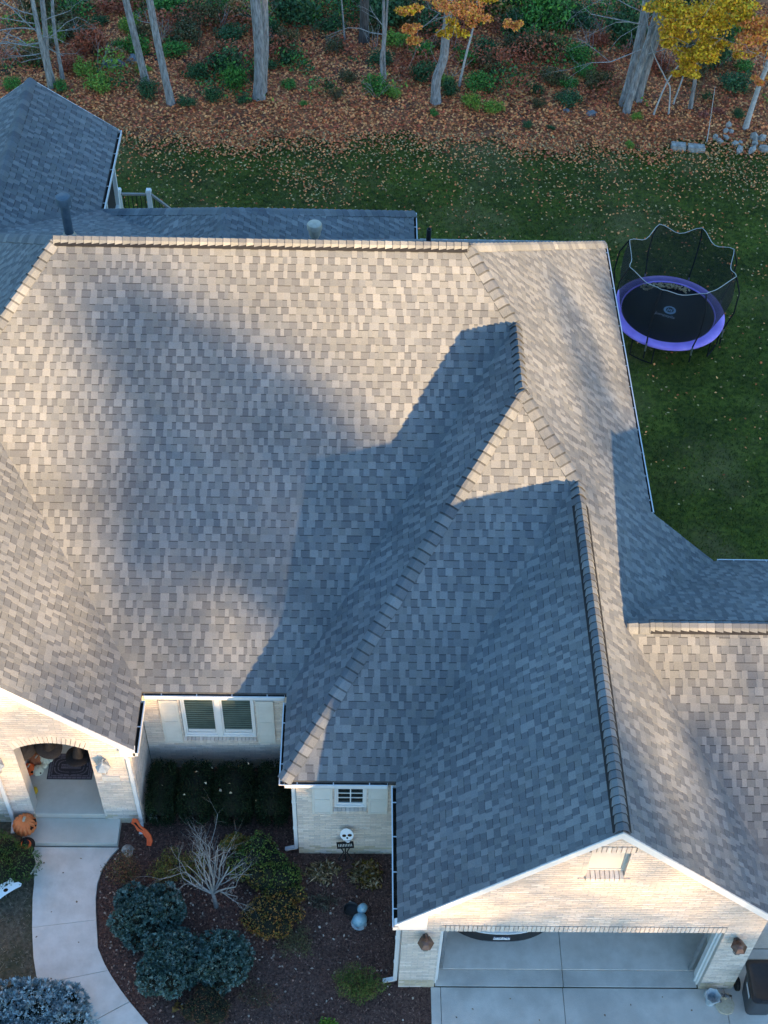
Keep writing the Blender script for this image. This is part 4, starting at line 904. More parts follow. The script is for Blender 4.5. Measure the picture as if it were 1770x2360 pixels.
# small things in the beds
rock('garden_rock', (-4.42, 12.80, .05), (.12, .12, .09), 'stone', 'pale grey rock in the bed right of the porch step', 'rock', seed=3)
blk = thing('concrete_block', 'small grey concrete block with square holes by the walk edge', 'block', (-6.27, 12.45, .02)); blk.rotation_euler = (0, 0, 0)
Mb = Matrix.Translation((-6.275, 12.45, .02)) @ Matrix.Rotation(R(-42), 4, 'Z'); b = MB()
for x0, x1 in ((-.14, -.112), (-.06, -.035), (.015, .04), (.115, .14)): b.hexa([Mb @ Vector(p) for p in ((x0, -.06, 0), (x1, -.06, 0), (x1, .06, 0), (x0, .06, 0), (x0, -.06, .09), (x1, -.06, .09), (x1, .06, .09), (x0, .06, .09))])
for y0, y1 in ((-.085, -.06), (.06, .085)): b.hexa([Mb @ Vector(p) for p in ((-.14, y0, 0), (.14, y0, 0), (.14, y1, 0), (-.14, y1, 0), (-.14, y0, .09), (.14, y0, .09), (.14, y1, .09), (-.14, y1, .09))])
b.hexa([Mb @ Vector(p) for p in ((.04, -.06, .02), (.115, -.06, .02), (.115, .06, .02), (.04, .06, .02), (.04, -.06, .075), (.115, -.06, .075), (.115, .06, .075), (.04, .06, .075))])
b.build('block_shell', 'shutter', blk)
bf = thing('ceramic_figure', 'pale blue glazed two-lobed garden figure on the dark mulch', 'garden ornament', (.13, 11.45, .02))
b = MB(); b.lathe([(.10, 0), (.135, .06), (.13, .15), (.08, .22), (.02, .25)], (.13, 11.37, .02), 20, mod=lambda a, r, z: 1+.08*math.sin(2*a+.6)); b.build('body', 'ceramic', bf, smooth=True)
b = MB(); b.lathe([(.03, 0), (.085, .05), (.10, .13), (.07, .21), (.02, .235)], (.18, 11.56, .08), 18, mod=lambda a, r, z: 1+.1*math.sin(2*a)); b.build('head', 'ceramic', bf, smooth=True)
b = MB(); b.lathe([(.15, 0), (.15, .012), (.12, .02)], (.12, 11.35, .02), 20); b.build('base', 'urn', bf, smooth=True)
pt = thing('black_planter', 'low black round planter beside the blue garden figure', 'planter', (-.02, 11.58, .02))
b = MB(); b.lathe([(.11, 0), (.14, .10), (.15, .11), (.145, .12), (.125, .11), (.11, .05), (.02, .04)], (-.03, 11.58, .02), 24); b.build('bowl', 'black_plastic', pt, smooth=True)
hr = thing('hose_reel', 'black hose reel with coiled hose at the porch wall corner', 'hose reel', (-4.05, 13.42, .02))
b = MB(); b.lathe([(.09, -.07), (.1, -.06), (.05, -.05), (.05, .05), (.1, .06), (.09, .07)], (-4.03, 13.45, .22), 20, ax=(1, .2, 0)); b.build('drum', 'black_plastic', hr)
b = MB(); pth = [(-4.03+.02*math.cos(a*.5)+.0, 13.45+.075*math.cos(a), .22+.075*math.sin(a)) for a in np.linspace(0, 18, 70)]; b.tube(pth, .010, 6); b.tube([(-4.0, 13.4, .28), (-3.93, 13.34, .36), (-3.9, 13.42, .3), (-3.93, 13.5, .2), (-3.9, 13.4, .06)], .011, 6); b.build('hose', 'gutter_white', hr)
b = MB(); b.bar((-4.1, 13.45, .02), (-4.1, 13.45, .25), .03, .03); b.bar((-3.96, 13.45, .02), (-3.96, 13.45, .25), .03, .03); b.build('stand', 'black_plastic', hr)

# ------------------------------------------------------------------ trampoline
TC = Vector((8.47, 29.13, 0)); gzb = -.6; RZ = .10
tr = thing('trampoline', 'round trampoline with purple pad, black mat and safety net on the lawn', 'trampoline', (TC.x, TC.y, gzb))
Ro, Ri = 1.56, 1.27; n = 64
b = MB(); b.lathe([(Ri, RZ-.012), (Ri+.01, RZ+.012), ((Ri+Ro)/2, RZ+.028), (Ro-.02, RZ+.01), (Ro, RZ-.02), (Ro-.005, RZ-.05), (Ro-.05, RZ-.05), (Ri+.02, RZ-.02)], (TC.x, TC.y, 0), n); b.f = b.f[:-2]; b.c = b.c[:-2]; b.m = b.m[:-2]; b.build('safety_pad', 'purple', tr, smooth=True)
b = MB(); b.lathe([(Ri+.02, RZ-.03), (.9, RZ-.035), (.02, RZ-.05)], (TC.x, TC.y, 0), n); b.build('mat', 'tramp_mat', tr, smooth=True)
b = MB(); b.tube([(TC.x+1.50*math.cos(a), TC.y+1.50*math.sin(a), RZ-.07) for a in np.linspace(0, 2*math.pi, 49)], .024, 8); b.build('frame_ring', 'steel', tr)
for k in range(4):
    a0 = math.pi/4+k*math.pi/2+.2; b = MB(); pa = [(TC.x+1.5*math.cos(a0+s_*.22), TC.y+1.5*math.sin(a0+s_*.22)) for s_ in (-1, 1)]
    b.tube([(pa[0][0], pa[0][1], RZ-.07), (pa[0][0], pa[0][1], gzb+.05), (*[(pa[0][i]+pa[1][i])/2 for i in (0, 1)], gzb+.02), (pa[1][0], pa[1][1], gzb+.05), (pa[1][0], pa[1][1], RZ-.07)], .021, 8); b.build('leg', 'black_matte', tr)
ZT = 1.78; lean = Vector((.12, .22, 0)); tops = []
for k in range(8):
    a = 2*math.pi*(k+.35)/8; d = Vector((math.cos(a), math.sin(a), 0)); base = TC+d*1.60
    P = [base+Vector((0, 0, -.35)), base+Vector((0, 0, RZ+.1)), TC+d*1.74+lean*.35+Vector((0, 0, .75)), TC+d*1.72+lean*.75+Vector((0, 0, 1.35)), TC+d*1.52+lean+Vector((0, 0, ZT))]
    tops.append(P[-1]); b = MB(); b.tube(P, .021, 8); po = b.build('net_pole', 'black_matte', tr, smooth=True)
    b = MB(); b.tube([P[1]-Vector((0, 0, .3)), P[1]-Vector((0, 0, .02))], .025, 8); b.build('pole_sleeve', 'steel', po)
def rim(t):
    k = int(t) % 8; f = t-int(t); a, c = tops[k], tops[(k+1) % 8]; p = a.lerp(c, f); sag = .17*(1-math.cos(2*math.pi*f))/2*1.1; inw = (TC+lean-p); inw.z = 0
    return p+Vector((0, 0, -sag))+inw*(.06*(1-math.cos(2*math.pi*f))/2)
b = MB(); b.tube([rim(i/8) for i in range(65)], .009, 6, cap=False); b.build('net_rope', 'rope', tr)
b = MB(); NN = 96; rows = 6
for r_ in range(rows+1):
    f = r_/rows
    for i in range(NN):
        t = 8*i/NN; a = 2*math.pi*(t+.35)/8; top = rim(t); bot = TC+Vector((math.cos(a)*(Ri+.03), math.sin(a)*(Ri+.03), RZ+.02)); p = bot.lerp(top, f); out = Vector((math.cos(a), math.sin(a), 0)); p += out*.16*math.sin(math.pi*f); b.v.append(tuple(p))
for r_ in range(rows):
    for i in range(NN): a0 = r_*NN+i; a1 = r_*NN+(i+1) % NN; b.f.append((a0, a1, a1+NN, a0+NN)); b.c.append(W1); b.m.append(0)
b.build('safety_net', 'net', tr, smooth=True)
Ml = Matrix.Translation((TC.x+.02, TC.y-.02, RZ-.022)) @ Matrix.Rotation(R(-24), 4, 'Z')
b = MB(); 
for i in range(40):
    a0, a1 = 2*math.pi*i/40, 2*math.pi*(i+1)/40; b.face([Ml @ Vector((.17*math.cos(a0), .12+.17*math.sin(a0), 0)), Ml @ Vector((.17*math.cos(a1), .12+.17*math.sin(a1), 0)), Ml @ Vector((.105*math.cos(a1), .13+.105*math.sin(a1), 0)), Ml @ Vector((.105*math.cos(a0), .13+.105*math.sin(a0), 0))])
for dx in (-.05, 0, .05): b.face([Ml @ Vector((dx-.018, .07, 0)), Ml @ Vector((dx+.018, .07, 0)), Ml @ Vector((dx+.012, .18, 0)), Ml @ Vector((dx-.012, .18, 0))])
b.build('emblem', 'logo', tr)
text_mesh('Jumpzylla', .15, 'lettering', 'logo_text', tr, Ml @ Matrix.Translation((-.06, -.15, .002)), .001)

# ------------------------------------------------------------------ rear deck with rails
dk = thing('rear_deck', 'raised rear deck with white posts and dark balusters beside the sunroom', 'deck', (-6.0, 30.2, -.6))
b = MB()
for i in range(26):
    y0 = 27.6+i*.145; b = MB(); b.box((-6.5, y0, 1.12), (-5.62, y0+.138, 1.15)); b.build('deck_board', 'composite', dk)
posts = [(-6.64, 31.36), (-5.82, 31.36), (-5.78, 30.45)]
for x, y in posts:
    b = MB(); b.box((x-.06, y-.06, -.6), (x+.06, y+.06, 2.18)); p = b.build('post', 'white_trim', dk); b = MB(); b.hexa([(x-.08, y-.08, 2.18), (x+.08, y-.08, 2.18), (x+.08, y+.08, 2.18), (x-.08, y+.08, 2.18), (x-.06, y-.06, 2.25), (x+.06, y-.06, 2.25), (x+.06, y+.06, 2.25), (x-.06, y+.06, 2.25)]); b.build('post_cap', 'white_trim', p)
def rail(a, c, n):
    A, Cc = Vector(a), Vector(c); b = MB(); b.bar(A, Cc, .07, .05); rl = b.build('rail', 'composite', dk); b = MB(); b.bar(A-Vector((0, 0, .85)), Cc-Vector((0, 0, .85)), .05, .04); b.build('bottom_rail', 'composite', dk)
    for i in range(n):
        p = A.lerp(Cc, (i+.5)/n); b = MB(); b.bar(p-Vector((0, 0, .85)), p, .018, .018); b.build('baluster', 'black_matte', rl)
rail((-6.58, 31.36, 2.08), (-5.88, 31.36, 2.08), 6); rail((-5.76, 31.36, 2.08), (-4.2, 31.36, .55), 12)
for i in range(9): b = MB(); b.box((-5.6+i*.17, 30.5, 1.0-i*.165), (-5.6+i*.17+.2, 31.3, 1.04-i*.165)); b.build('stair_tread', 'composite', dk)

# ================================================================== vegetation
def unit(n, rng): v = rng.normal(size=(n, 3)); return v/np.linalg.norm(v, axis=1, keepdims=True)
def leaf_geo(Cn, L, Wd, rng, outward=None, bias=0.0, fold=.25):
    n = len(Cn); d = unit(n, rng)
    if outward is not None: d = d*(1-bias)+outward*bias; d /= np.linalg.norm(d, axis=1, keepdims=True)
    r = unit(n, rng); u = np.cross(d, r); u /= np.linalg.norm(u, axis=1, keepdims=True)+1e-9; w_ = np.cross(d, u)
    Ls = (L*rng.uniform(.7, 1.3, n))[:, None]; Ws = (Wd*rng.uniform(.7, 1.3, n))[:, None]
    V = np.stack([Cn-d*Ls*.5, Cn+u*Ws*.5+w_*Ws*fold, Cn+d*Ls*.5, Cn-u*Ws*.5+w_*Ws*fold], 1).reshape(-1, 3)
    return V, np.arange(4*n).reshape(n, 4)
def pick_cols(pal, n, rng, var=.18):
    pal = np.array(pal); c = pal[rng.integers(0, len(pal), n)]; return c*(1+rng.uniform(-var, var, (n, 1)))
def blob_points(blobs, n, rng, shell=.55, boxy=1.0, flatbottom=True):
    """points through a union of ellipsoids, denser near the surface"""
    vol = np.array([b[3]*b[4]*b[5] for b in blobs])**.75; which = rng.choice(len(blobs), n, p=vol/vol.sum())
    B = np.array(blobs)[which]; d = unit(n, rng)
    if boxy != 1: d = np.sign(d)*np.abs(d)**boxy; d /= np.max(np.abs(d), axis=1, keepdims=True)**.5*np.linalg.norm(d, axis=1, keepdims=True)**.5
    r = (shell+(1-shell)*rng.random(n)**.6)[:, None]*(1+rng.normal(0, .05, (n, 1)))
    P = B[:, :3]+d*r*B[:, 3:6]
    if flatbottom: P[:, 2] = np.where(P[:, 2] < .03, .03+rng.random(n)*.06, P[:, 2])
    return P, d
def foliage(name, blobs, n, L, Wd, pal, parent, rng, bias=.3, shell=.55, boxy=1.0, matn='leaf', colf=None, flatbottom=True):
    P, d = blob_points(blobs, n, rng, shell, boxy, flatbottom); V, F = leaf_geo(P, L, Wd, rng, d, bias); c = pick_cols(pal, n, rng)
    if colf is not None: c = colf(P, c, rng)
    return fast(name, V, F, matn, parent, c)
def lumps(rx, ry, rz, k, rng, inner=.62, rel=.5):
    out = [(0, 0, rz*.9, rx*inner, ry*inner, rz*.8)]
    for i in range(k):
        a = 2*math.pi*i/k+rng.uniform(-.3, .3); f = rng.uniform(.4, .72); out.append((rx*f*math.cos(a), ry*f*math.sin(a), rz*rng.uniform(.6, 1.1), rx*rel*rng.uniform(.7, 1.1), ry*rel*rng.uniform(.7, 1.1), rz*rng.uniform(.5, .85)))
    return out
def shrub(name, label, loc, r, pal, n=3000, L=.05, Wd=.025, seed=0, group=None, k=6, bias=.3, core=True, shell=.6, boxy=1.0, matn='leaf', cat='shrub', colf=None, blobs=None, stems=4, rel=.5):
    rng = np.random.default_rng(seed); t = thing(name, label, cat, loc, group, local=True); rx, ry, rz = r
    bl = blobs or lumps(rx, ry, rz, k, rng, rel=rel)
    foliage('foliage', bl, n, L, Wd, pal, t, rng, bias, shell, boxy, matn, colf)
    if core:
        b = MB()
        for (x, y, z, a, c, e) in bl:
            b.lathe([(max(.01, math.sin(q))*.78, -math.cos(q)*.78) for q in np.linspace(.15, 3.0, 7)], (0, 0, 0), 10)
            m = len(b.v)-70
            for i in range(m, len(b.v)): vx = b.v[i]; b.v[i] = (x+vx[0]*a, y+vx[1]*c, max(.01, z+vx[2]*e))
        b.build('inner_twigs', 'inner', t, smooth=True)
    b = MB()
    for i in range(stems):
        a = rng.uniform(0, 6.28); b.tube([(.03*math.cos(a), .03*math.sin(a), -.03), (rx*.2*math.cos(a), ry*.2*math.sin(a), rz*.5), (rx*.4*math.cos(a+.2), ry*.4*math.sin(a+.2), rz*.95)], [.018, .012, .005], 5)
    b.build('stems', 'stem', t)
    return t
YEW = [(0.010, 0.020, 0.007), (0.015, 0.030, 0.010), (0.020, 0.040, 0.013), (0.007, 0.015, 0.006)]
hg = 'clipped dark evergreen shrubs below the twin window'
HX = ((-3.80, .31, 'clipped dark evergreen shrub nearest the porch wall below the window'), (-3.14, .36, 'clipped dark evergreen shrub second from the porch wall'), (-2.38, .43, 'widest clipped dark evergreen shrub, third from the porch wall'), (-1.62, .36, 'clipped dark evergreen shrub furthest from the porch, beside the hip roof'))
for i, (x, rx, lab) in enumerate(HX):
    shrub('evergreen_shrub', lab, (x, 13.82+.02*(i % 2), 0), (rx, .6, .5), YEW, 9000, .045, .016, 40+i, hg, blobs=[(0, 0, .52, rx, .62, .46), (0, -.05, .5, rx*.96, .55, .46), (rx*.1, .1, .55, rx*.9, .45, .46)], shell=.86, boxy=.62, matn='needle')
SPR_B = [(.30, .38, .40), (.40, .49, .52), (.52, .60, .62), (.22, .29, .31), (.17, .23, .24)]
SPR_T = [(.10, .17, .145), (.15, .23, .20), (.075, .13, .10), (.20, .28, .25), (.06, .10, .07)]
def tipcluster(name, blobs, nclus, per, L, Wd, pal, parent, rng, shell=.8):
    P, d = blob_points(blobs, nclus, rng, shell); C_ = np.repeat(P, per, 0); D_ = np.repeat(d, per, 0)
    n = len(C_); dirs = unit(n, rng)*.75+D_*.8+np.array([0, 0, .25]); dirs /= np.linalg.norm(dirs, axis=1, keepdims=True)
    Cc = C_+dirs*L*.5; V, F = leaf_geo(Cc, L, Wd, rng, dirs, .97, .12); c = np.repeat(pick_cols(pal, nclus, rng, .25), per, 0)*(1+rng.uniform(-.12, .12, (n, 1)))
    return fast(name, V, F, 'needle', parent, c)
def spruce(name, label, loc, r, pal, nclus, seed, k=9, L=.075, Wd=.024, group=None, per=6, rel=.42):
    rng = np.random.default_rng(seed); t = thing(name, label, 'shrub', loc, group, local=True); bl = lumps(*r, k, rng, .72, rel)
    for i in range(k): a = rng.uniform(0, 6.28); f = rng.uniform(0, .45); bl.append((r[0]*f*math.cos(a), r[1]*f*math.sin(a), r[2]*rng.uniform(1.1, 1.45), r[0]*.3, r[1]*.3, r[2]*.4))
    tipcluster('foliage', bl, nclus, per, L, Wd, pal, t, rng)
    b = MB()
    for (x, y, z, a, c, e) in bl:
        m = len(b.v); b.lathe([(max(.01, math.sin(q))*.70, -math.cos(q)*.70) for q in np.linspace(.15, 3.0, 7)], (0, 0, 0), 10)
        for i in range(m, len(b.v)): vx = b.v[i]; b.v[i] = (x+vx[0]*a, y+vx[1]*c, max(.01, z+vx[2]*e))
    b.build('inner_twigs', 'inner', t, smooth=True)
    b = MB(); b.tube([(0, 0, -.03), (0, 0, r[2])], [.05, .02], 6); b.build('stems', 'stem', t)
spruce('globe_spruce', 'silvery blue globe spruce beside the walk at the bottom left corner', (-5.70, 9.22, 0), (1.12, .82, .58), SPR_B, 7000, 61, 12, .085, .03)
spruce('globe_spruce', 'dark teal globe spruce nearest the front walk', (-3.86, 11.35, 0), (.72, .66, .42), SPR_T, 4200, 62, 9, .062, .03, 'teal spruces in the mulch bed')
spruce('globe_spruce', 'dark teal globe spruce in the middle of the three', (-3.30, 10.45, 0), (.68, .70, .44), SPR_T, 4200, 63, 9, .062, .03, 'teal spruces in the mulch bed')
spruce('globe_spruce', 'dark teal globe spruce furthest right of the three', (-2.36, 10.48, 0), (.60, .58, .42), SPR_T, 3400, 64, 9, .062, .03, 'teal spruces in the mulch bed')
GRN = [(.020, .045, .010), (.032, .065, .014), (.045, .085, .018)]
shrub('round_shrub', 'rounded green evergreen shrub left of the witch figure', (-6.95, 12.36, 0), (.80, .70, .55), [(0.035, 0.079, 0.018), (0.066, 0.132, 0.026), (0.099, 0.176, 0.044)], 9000, .055, .014, 70, k=7, bias=.5, shell=.85, matn='needle', rel=.55)
def spirea_col(y0, y1):
    def f(P, c, rng):
        t = np.clip((P[:, 1]-y0)/(y1-y0)+rng.normal(0, .22, len(P)), 0, 1)[:, None]; warm = np.array([.30, .14, .03])*(1+rng.uniform(-.3, .3, (len(P), 1))); return c*t+warm*(1-t)
    return f
shrub('spirea', 'green leafy shrub behind the bare branching tree', (-1.85, 12.45, 0), (.60, .50, .42), [(0.066, 0.132, 0.026), (0.110, 0.187, 0.035), (0.165, 0.209, 0.040)], 5200, .045, .022, 71, k=8, shell=.5, colf=spirea_col(-.9, -.1))
shrub('spirea', 'green shrub tinged yellow in front of the middle brick wall', (-1.38, 12.05, 0), (.52, .46, .40), [(0.088, 0.154, 0.026), (0.154, 0.187, 0.035), (0.066, 0.121, 0.026)], 4200, .045, .022, 72, k=7, shell=.5, colf=spirea_col(-.5, -.1))
shrub('spirea', 'orange-brown shrub at the end of the green shrubs', (-1.50, 11.42, 0), (.58, .50, .34), [(0.286, 0.132, 0.029), (0.220, 0.143, 0.033), (0.132, 0.132, 0.033), (0.374, 0.165, 0.033)], 5200, .045, .022, 73, k=8, shell=.5)
shrub('spirea', 'yellow-green shrub behind the dark spruces beside the tree', (-3.40, 12.35, 0), (.60, .34, .32), [(0.154, 0.154, 0.031), (0.220, 0.165, 0.033), (0.110, 0.121, 0.031), (0.132, 0.077, 0.031)], 3000, .04, .02, 74, k=7, shell=.4, core=False)
shrub('spirea', 'low russet shrub next to the bend of the walk', (-4.42, 12.3, 0), (.40, .42, .24), [(0.220, 0.110, 0.048), (0.132, 0.084, 0.044), (0.308, 0.110, 0.055), (0.154, 0.132, 0.044)], 1500, .035, .018, 75, k=6, shell=.3, core=False)
shrub('spirea', 'green and gold shrub between the clipped shrubs and middle wall', (-2.35, 12.92, 0), (.3, .2, .26), [(0.198, 0.154, 0.026), (0.110, 0.143, 0.031), (0.286, 0.165, 0.033)], 1500, .04, .022, 76, k=5, shell=.4, core=False)
shrub('barberry', 'dark russet rounded shrub in front of the teal spruces', (-2.62, 9.62, 0), (.45, .40, .32), [(0.110, 0.048, 0.026), (0.176, 0.075, 0.035), (0.077, 0.066, 0.026), (0.062, 0.066, 0.026)], 4200, .035, .016, 77, k=7, shell=.55)
shrub('low_shrub', 'low green grassy shrub near the garage left corner', (.12, 10.10, 0), (.48, .40, .20), [(0.066, 0.110, 0.022), (0.110, 0.154, 0.031), (0.154, 0.132, 0.035)], 2200, .075, .012, 78, k=7, shell=.3, core=False, bias=.4)
shrub('low_shrub', 'small bright lime shrub at the bottom edge of the mulch bed', (-.42, 9.30, 0), (.26, .2, .2), [(.10, .20, .022), (.14, .24, .03), (.06, .13, .02)], 700, .05, .03, 79, k=5, shell=.3, core=False)
shrub('low_shrub', 'thin brown-green seedhead plant in the open mulch', (-1.05, 10.9, 0), (.4, .35, .16), [(0.110, 0.099, 0.044), (0.132, 0.121, 0.053), (0.077, 0.088, 0.040)], 900, .06, .01, 80, k=6, shell=.2, core=False)
shrub('low_shrub', 'patchy dry weeds in the mulch in front of the teal spruces', (-1.7, 9.9, 0), (.5, .35, .12), [(0.154, 0.066, 0.040), (0.110, 0.077, 0.044), (0.077, 0.077, 0.035)], 700, .05, .01, 81, k=6, shell=.2, core=False)
DRY = [(.34, .24, .14), (.22, .14, .07), (.42, .34, .22), (.18, .13, .05), (.12, .09, .04)]
shrub('dried_hosta', 'wilted tan hosta leaves left of the skull sign', (-.62, 12.38, 0), (.36, .28, .07), DRY, 420, .12, .035, 82, k=6, shell=.2, core=False, cat='plant', bias=.1)
shrub('dried_hosta', 'wilted yellow-brown hosta leaves right of the skull sign', (.28, 12.32, 0), (.40, .34, .09), DRY+[(.16, .10, .015), (.14, .085, .012)], 560, .13, .04, 83, k=6, shell=.2, core=False, cat='plant', bias=.1)
shrub('dried_hosta', 'flattened dead perennial stems beside the black planter', (-.6, 11.75, 0), (.32, .25, .04), [(.10, .10, .07), (.14, .13, .09), (.06, .05, .03)], 240, .14, .012, 84, k=5, shell=.2, core=False, cat='plant', bias=.05)
shrub('dried_hosta', 'three curled tan leaves in front of the middle teal spruce', (-3.15, 9.72, 0), (.1, .12, .05), [(.30, .17, .05), (.36, .20, .06)], 14, .12, .06, 85, k=3, shell=.2, core=False, cat='plant', stems=1, bias=.05)

# branching
def branch_rec(b, p, d, L, r, depth, rng, tips, up=.15, spread=.55, kids=(2, 4), nseg=3):
    pts = [p]; rad = [r]
    for i in range(nseg):
        d = (d+Vector(rng.normal(0, .16, 3))+Vector((0, 0, up*.3))).normalized(); p = p+d*(L/nseg); pts.append(p); rad.append(r*(1-.45*(i+1)/nseg))
    b.tube(pts, rad, 6 if r > .02 else 4, cap=False); tips.append(p)
    if depth <= 0: return
    for _ in range(rng.integers(kids[0], kids[1])):
        k = rng.integers(1, len(pts)); q = pts[k]; side = Vector(rng.normal(0, 1, 3)); side = (side-d*side.dot(d)).normalized()
        nd = (d*(1-spread)+side*spread+Vector((0, 0, up))).normalized(); branch_rec(b, q, nd, L*rng.uniform(.5, .8), rad[k]*.62, depth-1, rng, tips, up, spread, kids, nseg)
bt = thing('bare_tree', 'small leafless pale multi-branched tree in the mulch bed', 'tree', (-2.60, 11.66, .01))
rng = np.random.default_rng(5); b = MB(); tr0 = Vector((-2.60, 11.66, 0)); b.tube([tr0-Vector((0, 0, .05)), tr0+Vector((-.02, .02, .28)), tr0+Vector((-.04, .05, .5))], [.05, .04, .034], 8, cap=False); b.build('trunk', 'bark_ash', bt, smooth=True)
b = MB(); tips = []; t1 = tr0+Vector((-.04, .05, .46))
for (dx, dy, dz, L) in ((-.55, .35, .55, .62), (-.3, .55, .85, .75), (-.1, .4, 1, .8), (.15, .45, 1, .75), (.5, .2, .75, .55), (.45, .55, .9, .6), (-.7, .1, .45, .55), (-.1, .75, .8, .75), (.05, .1, 1, .7), (-.45, .6, .9, .7)):
    branch_rec(b, t1, Vector((dx, dy, dz*1.15)).normalized(), L*1.22, .021, 3, rng, tips, .14, .42, (2, 5))
b.build('branches', 'bark_ash', bt)

# ------------------------------------------------------------------ woodland behind the lawn
PAL = {'g': [(0.064, 0.181, 0.033), (0.090, 0.254, 0.045), (0.128, 0.326, 0.054), (0.045, 0.128, 0.027)], 'd': [(0.040, 0.100, 0.036), (0.054, 0.136, 0.048), (0.081, 0.154, 0.054), (0.029, 0.073, 0.029)],
       'y': [(0.217, 0.362, 0.045), (0.164, 0.290, 0.045), (0.290, 0.362, 0.054), (0.109, 0.200, 0.036)], 'r': [(.42, .10, .05), (.32, .08, .04), (.50, .14, .07), (.24, .08, .04)], 'q': [(0.362, 0.090, 0.100), (0.271, 0.081, 0.081), (0.435, 0.128, 0.128), (0.200, 0.090, 0.073)], 'b': [(0.128, 0.100, 0.036), (0.090, 0.100, 0.036), (0.164, 0.100, 0.045), (0.073, 0.090, 0.036)]}
CN = {'g': 'bright green', 'd': 'dark green', 'y': 'lime-yellow', 'r': 'pinkish red', 'b': 'olive-brown'}
YEL = [(0.737, 0.428, 0.022), (0.850, 0.527, 0.030), (0.597, 0.362, 0.030), (0.667, 0.296, 0.030)]; ORA = [(0.807, 0.329, 0.075), (0.850, 0.281, 0.075), (0.737, 0.231, 0.089), (0.850, 0.428, 0.059)]
def extend(pts, ztop, rng):
    pts = [Vector(p) for p in pts]; d = (pts[-1]-pts[-2]); d = (d.normalized()+Vector((0, 0, .6))).normalized()
    while pts[-1].z < ztop: d = (d+Vector(rng.normal(0, .05, 3))+Vector((0, 0, .03))).normalized(); pts.append(pts[-1]+d*1.1)
    return pts
def smooth_path(P, n=4):
    out = []
    for i in range(len(P)-1):
        a, b_, c, d = P[max(i-1, 0)], P[i], P[i+1], P[min(i+2, len(P)-1)]
        for k in range(n):
            t = k/n; out.append(.5*((2*b_)+(c-a)*t+(2*a-5*b_+4*c-d)*t*t+(3*b_-a-3*c+d)*t**3))
    return out+[P[-1]]
def tree(name, label, stems, material, seed, ztop=9, crown=None, limbs=None, group=None, blimb=6, crown_pal=None):
    rng = np.random.default_rng(seed); b0 = stems[0][0][0]; t = thing(name, label, 'tree', b0, group)
    b = MB(); LB = []; tips = []
    for pts, r0 in stems:
        P = smooth_path(extend(pts, ztop, rng)); n = len(P); P[0] = P[0]-Vector((0, 0, .12))
        rad = [r0*(1.35 if i == 0 else (1.12 if i == 1 else 1))*(1-.62*i/n) for i in range(n)]; b.tube(P, rad, 10)
        for _ in range(blimb):
            k = int(rng.uniform(.45, .98)*(n-1)); a = rng.uniform(0, 6.28); bb = MB(); LB.append(bb); branch_rec(bb, P[k], Vector((math.cos(a), math.sin(a), .45)).normalized(), rng.uniform(1, 2), rad[k]*.4, 2, rng, tips, .1, .5, (1, 3))
    b.build('trunk', material, t, smooth=True)
    for (p, d, L, r) in (limbs or []): bb = MB(); LB.append(bb); branch_rec(bb, Vector(p), Vector(d).normalized(), L, r, 3, rng, tips, .05, .5, (2, 4))
    for bb in LB: bb.build('limb', material, t)
    if crown:
        Vs, Fs, Cs = [], [], []; off = 0
        for (c, r, n, pal, L) in crown:
            k = max(3, int(n/90)); bl = [(*(np.array(c)+unit(1, rng)[0]*np.array(r)*rng.uniform(.2, .8)), r[0]*rng.uniform(.25, .42), r[1]*rng.uniform(.25, .42), r[2]*rng.uniform(.18, .32)) for _ in range(k)]
            P, d = blob_points(bl, n, rng, .2, 1.0, False); V, F = leaf_geo(P, L, L*.75, rng, d, .1); Vs.append(V); Fs.append(F+off); off += len(V); Cs.append(pick_cols(pal, n, rng, .25))
        fast('crown', np.concatenate(Vs), np.concatenate(Fs), 'leaf', t, np.concatenate(Cs))
    return t
hi = lambda x, y, z, pal=None: [((x, y, z), (2.2, 2.2, 1.4), 700, pal or YEL, .16)]
tree('multi_stem_tree', 'grey multi-stemmed tree with tangled twigs behind the sunroom roof', [([(-10.41, 40.95, -.69), (-10.5, 41.05, .91), (-10.54, 41.15, 1.61), (-10.58, 41.25, 2.3)], .085), ([(-10.41, 41.27, -.73), (-10.47, 41.37, .26), (-10.41, 41.47, .98), (-10.35, 41.57, 2.14)], .10), ([(-10.13, 41.6, -.76), (-10.16, 41.7, .54), (-10.15, 41.8, 1.41), (-10.11, 41.9, 1.96)], .065)], 'bark_grey', 1, 8,
     limbs=[((-10.5, 41.1, .9), (-1, .1, .1), 1.6, .03), ((-10.5, 41.2, 1.3), (-1, -.3, .2), 1.5, .028), ((-10.4, 41.3, .6), (.8, -.4, .1), .9, .02), ((-10.45, 41.2, .5), (-.9, -.3, .0), 1.2, .02), ((-10.4, 41.4, 1.5), (.7, .2, .2), 1.0, .018), ((-10.1, 41.8, .9), (.8, -.3, .2), .9, .015), ((-10.5, 41.2, 1.8), (-1, 0, .2), 1.5, .02), ((-10.5, 41.1, .7), (-.8, -.6, .3), 1.3, .02), ((-10.45, 41.2, 1.1), (.6, -.7, .3), 1.1, .018), ((-10.4, 41.3, .3), (-.7, -.7, .2), 1.1, .016), ((-10.3, 41.4, .9), (.9, .1, .4), 1.2, .018), ((-10.5, 41.2, 1.5), (-.9, -.4, .5), 1.6, .022), ((-10.5, 41.1, 1.2), (-1, .3, .1), 1.7, .022)])
tree('leaning_tree', 'slim grey trunk leaning left, the left one of the leaning pair', [([(-7.3, 41.39, -.74), (-7.48, 41.44, .8), (-7.65, 41.49, 2.23)], .125)], 'bark_grey', 2, 11, crown=hi(-8, 41.5, 9.5))
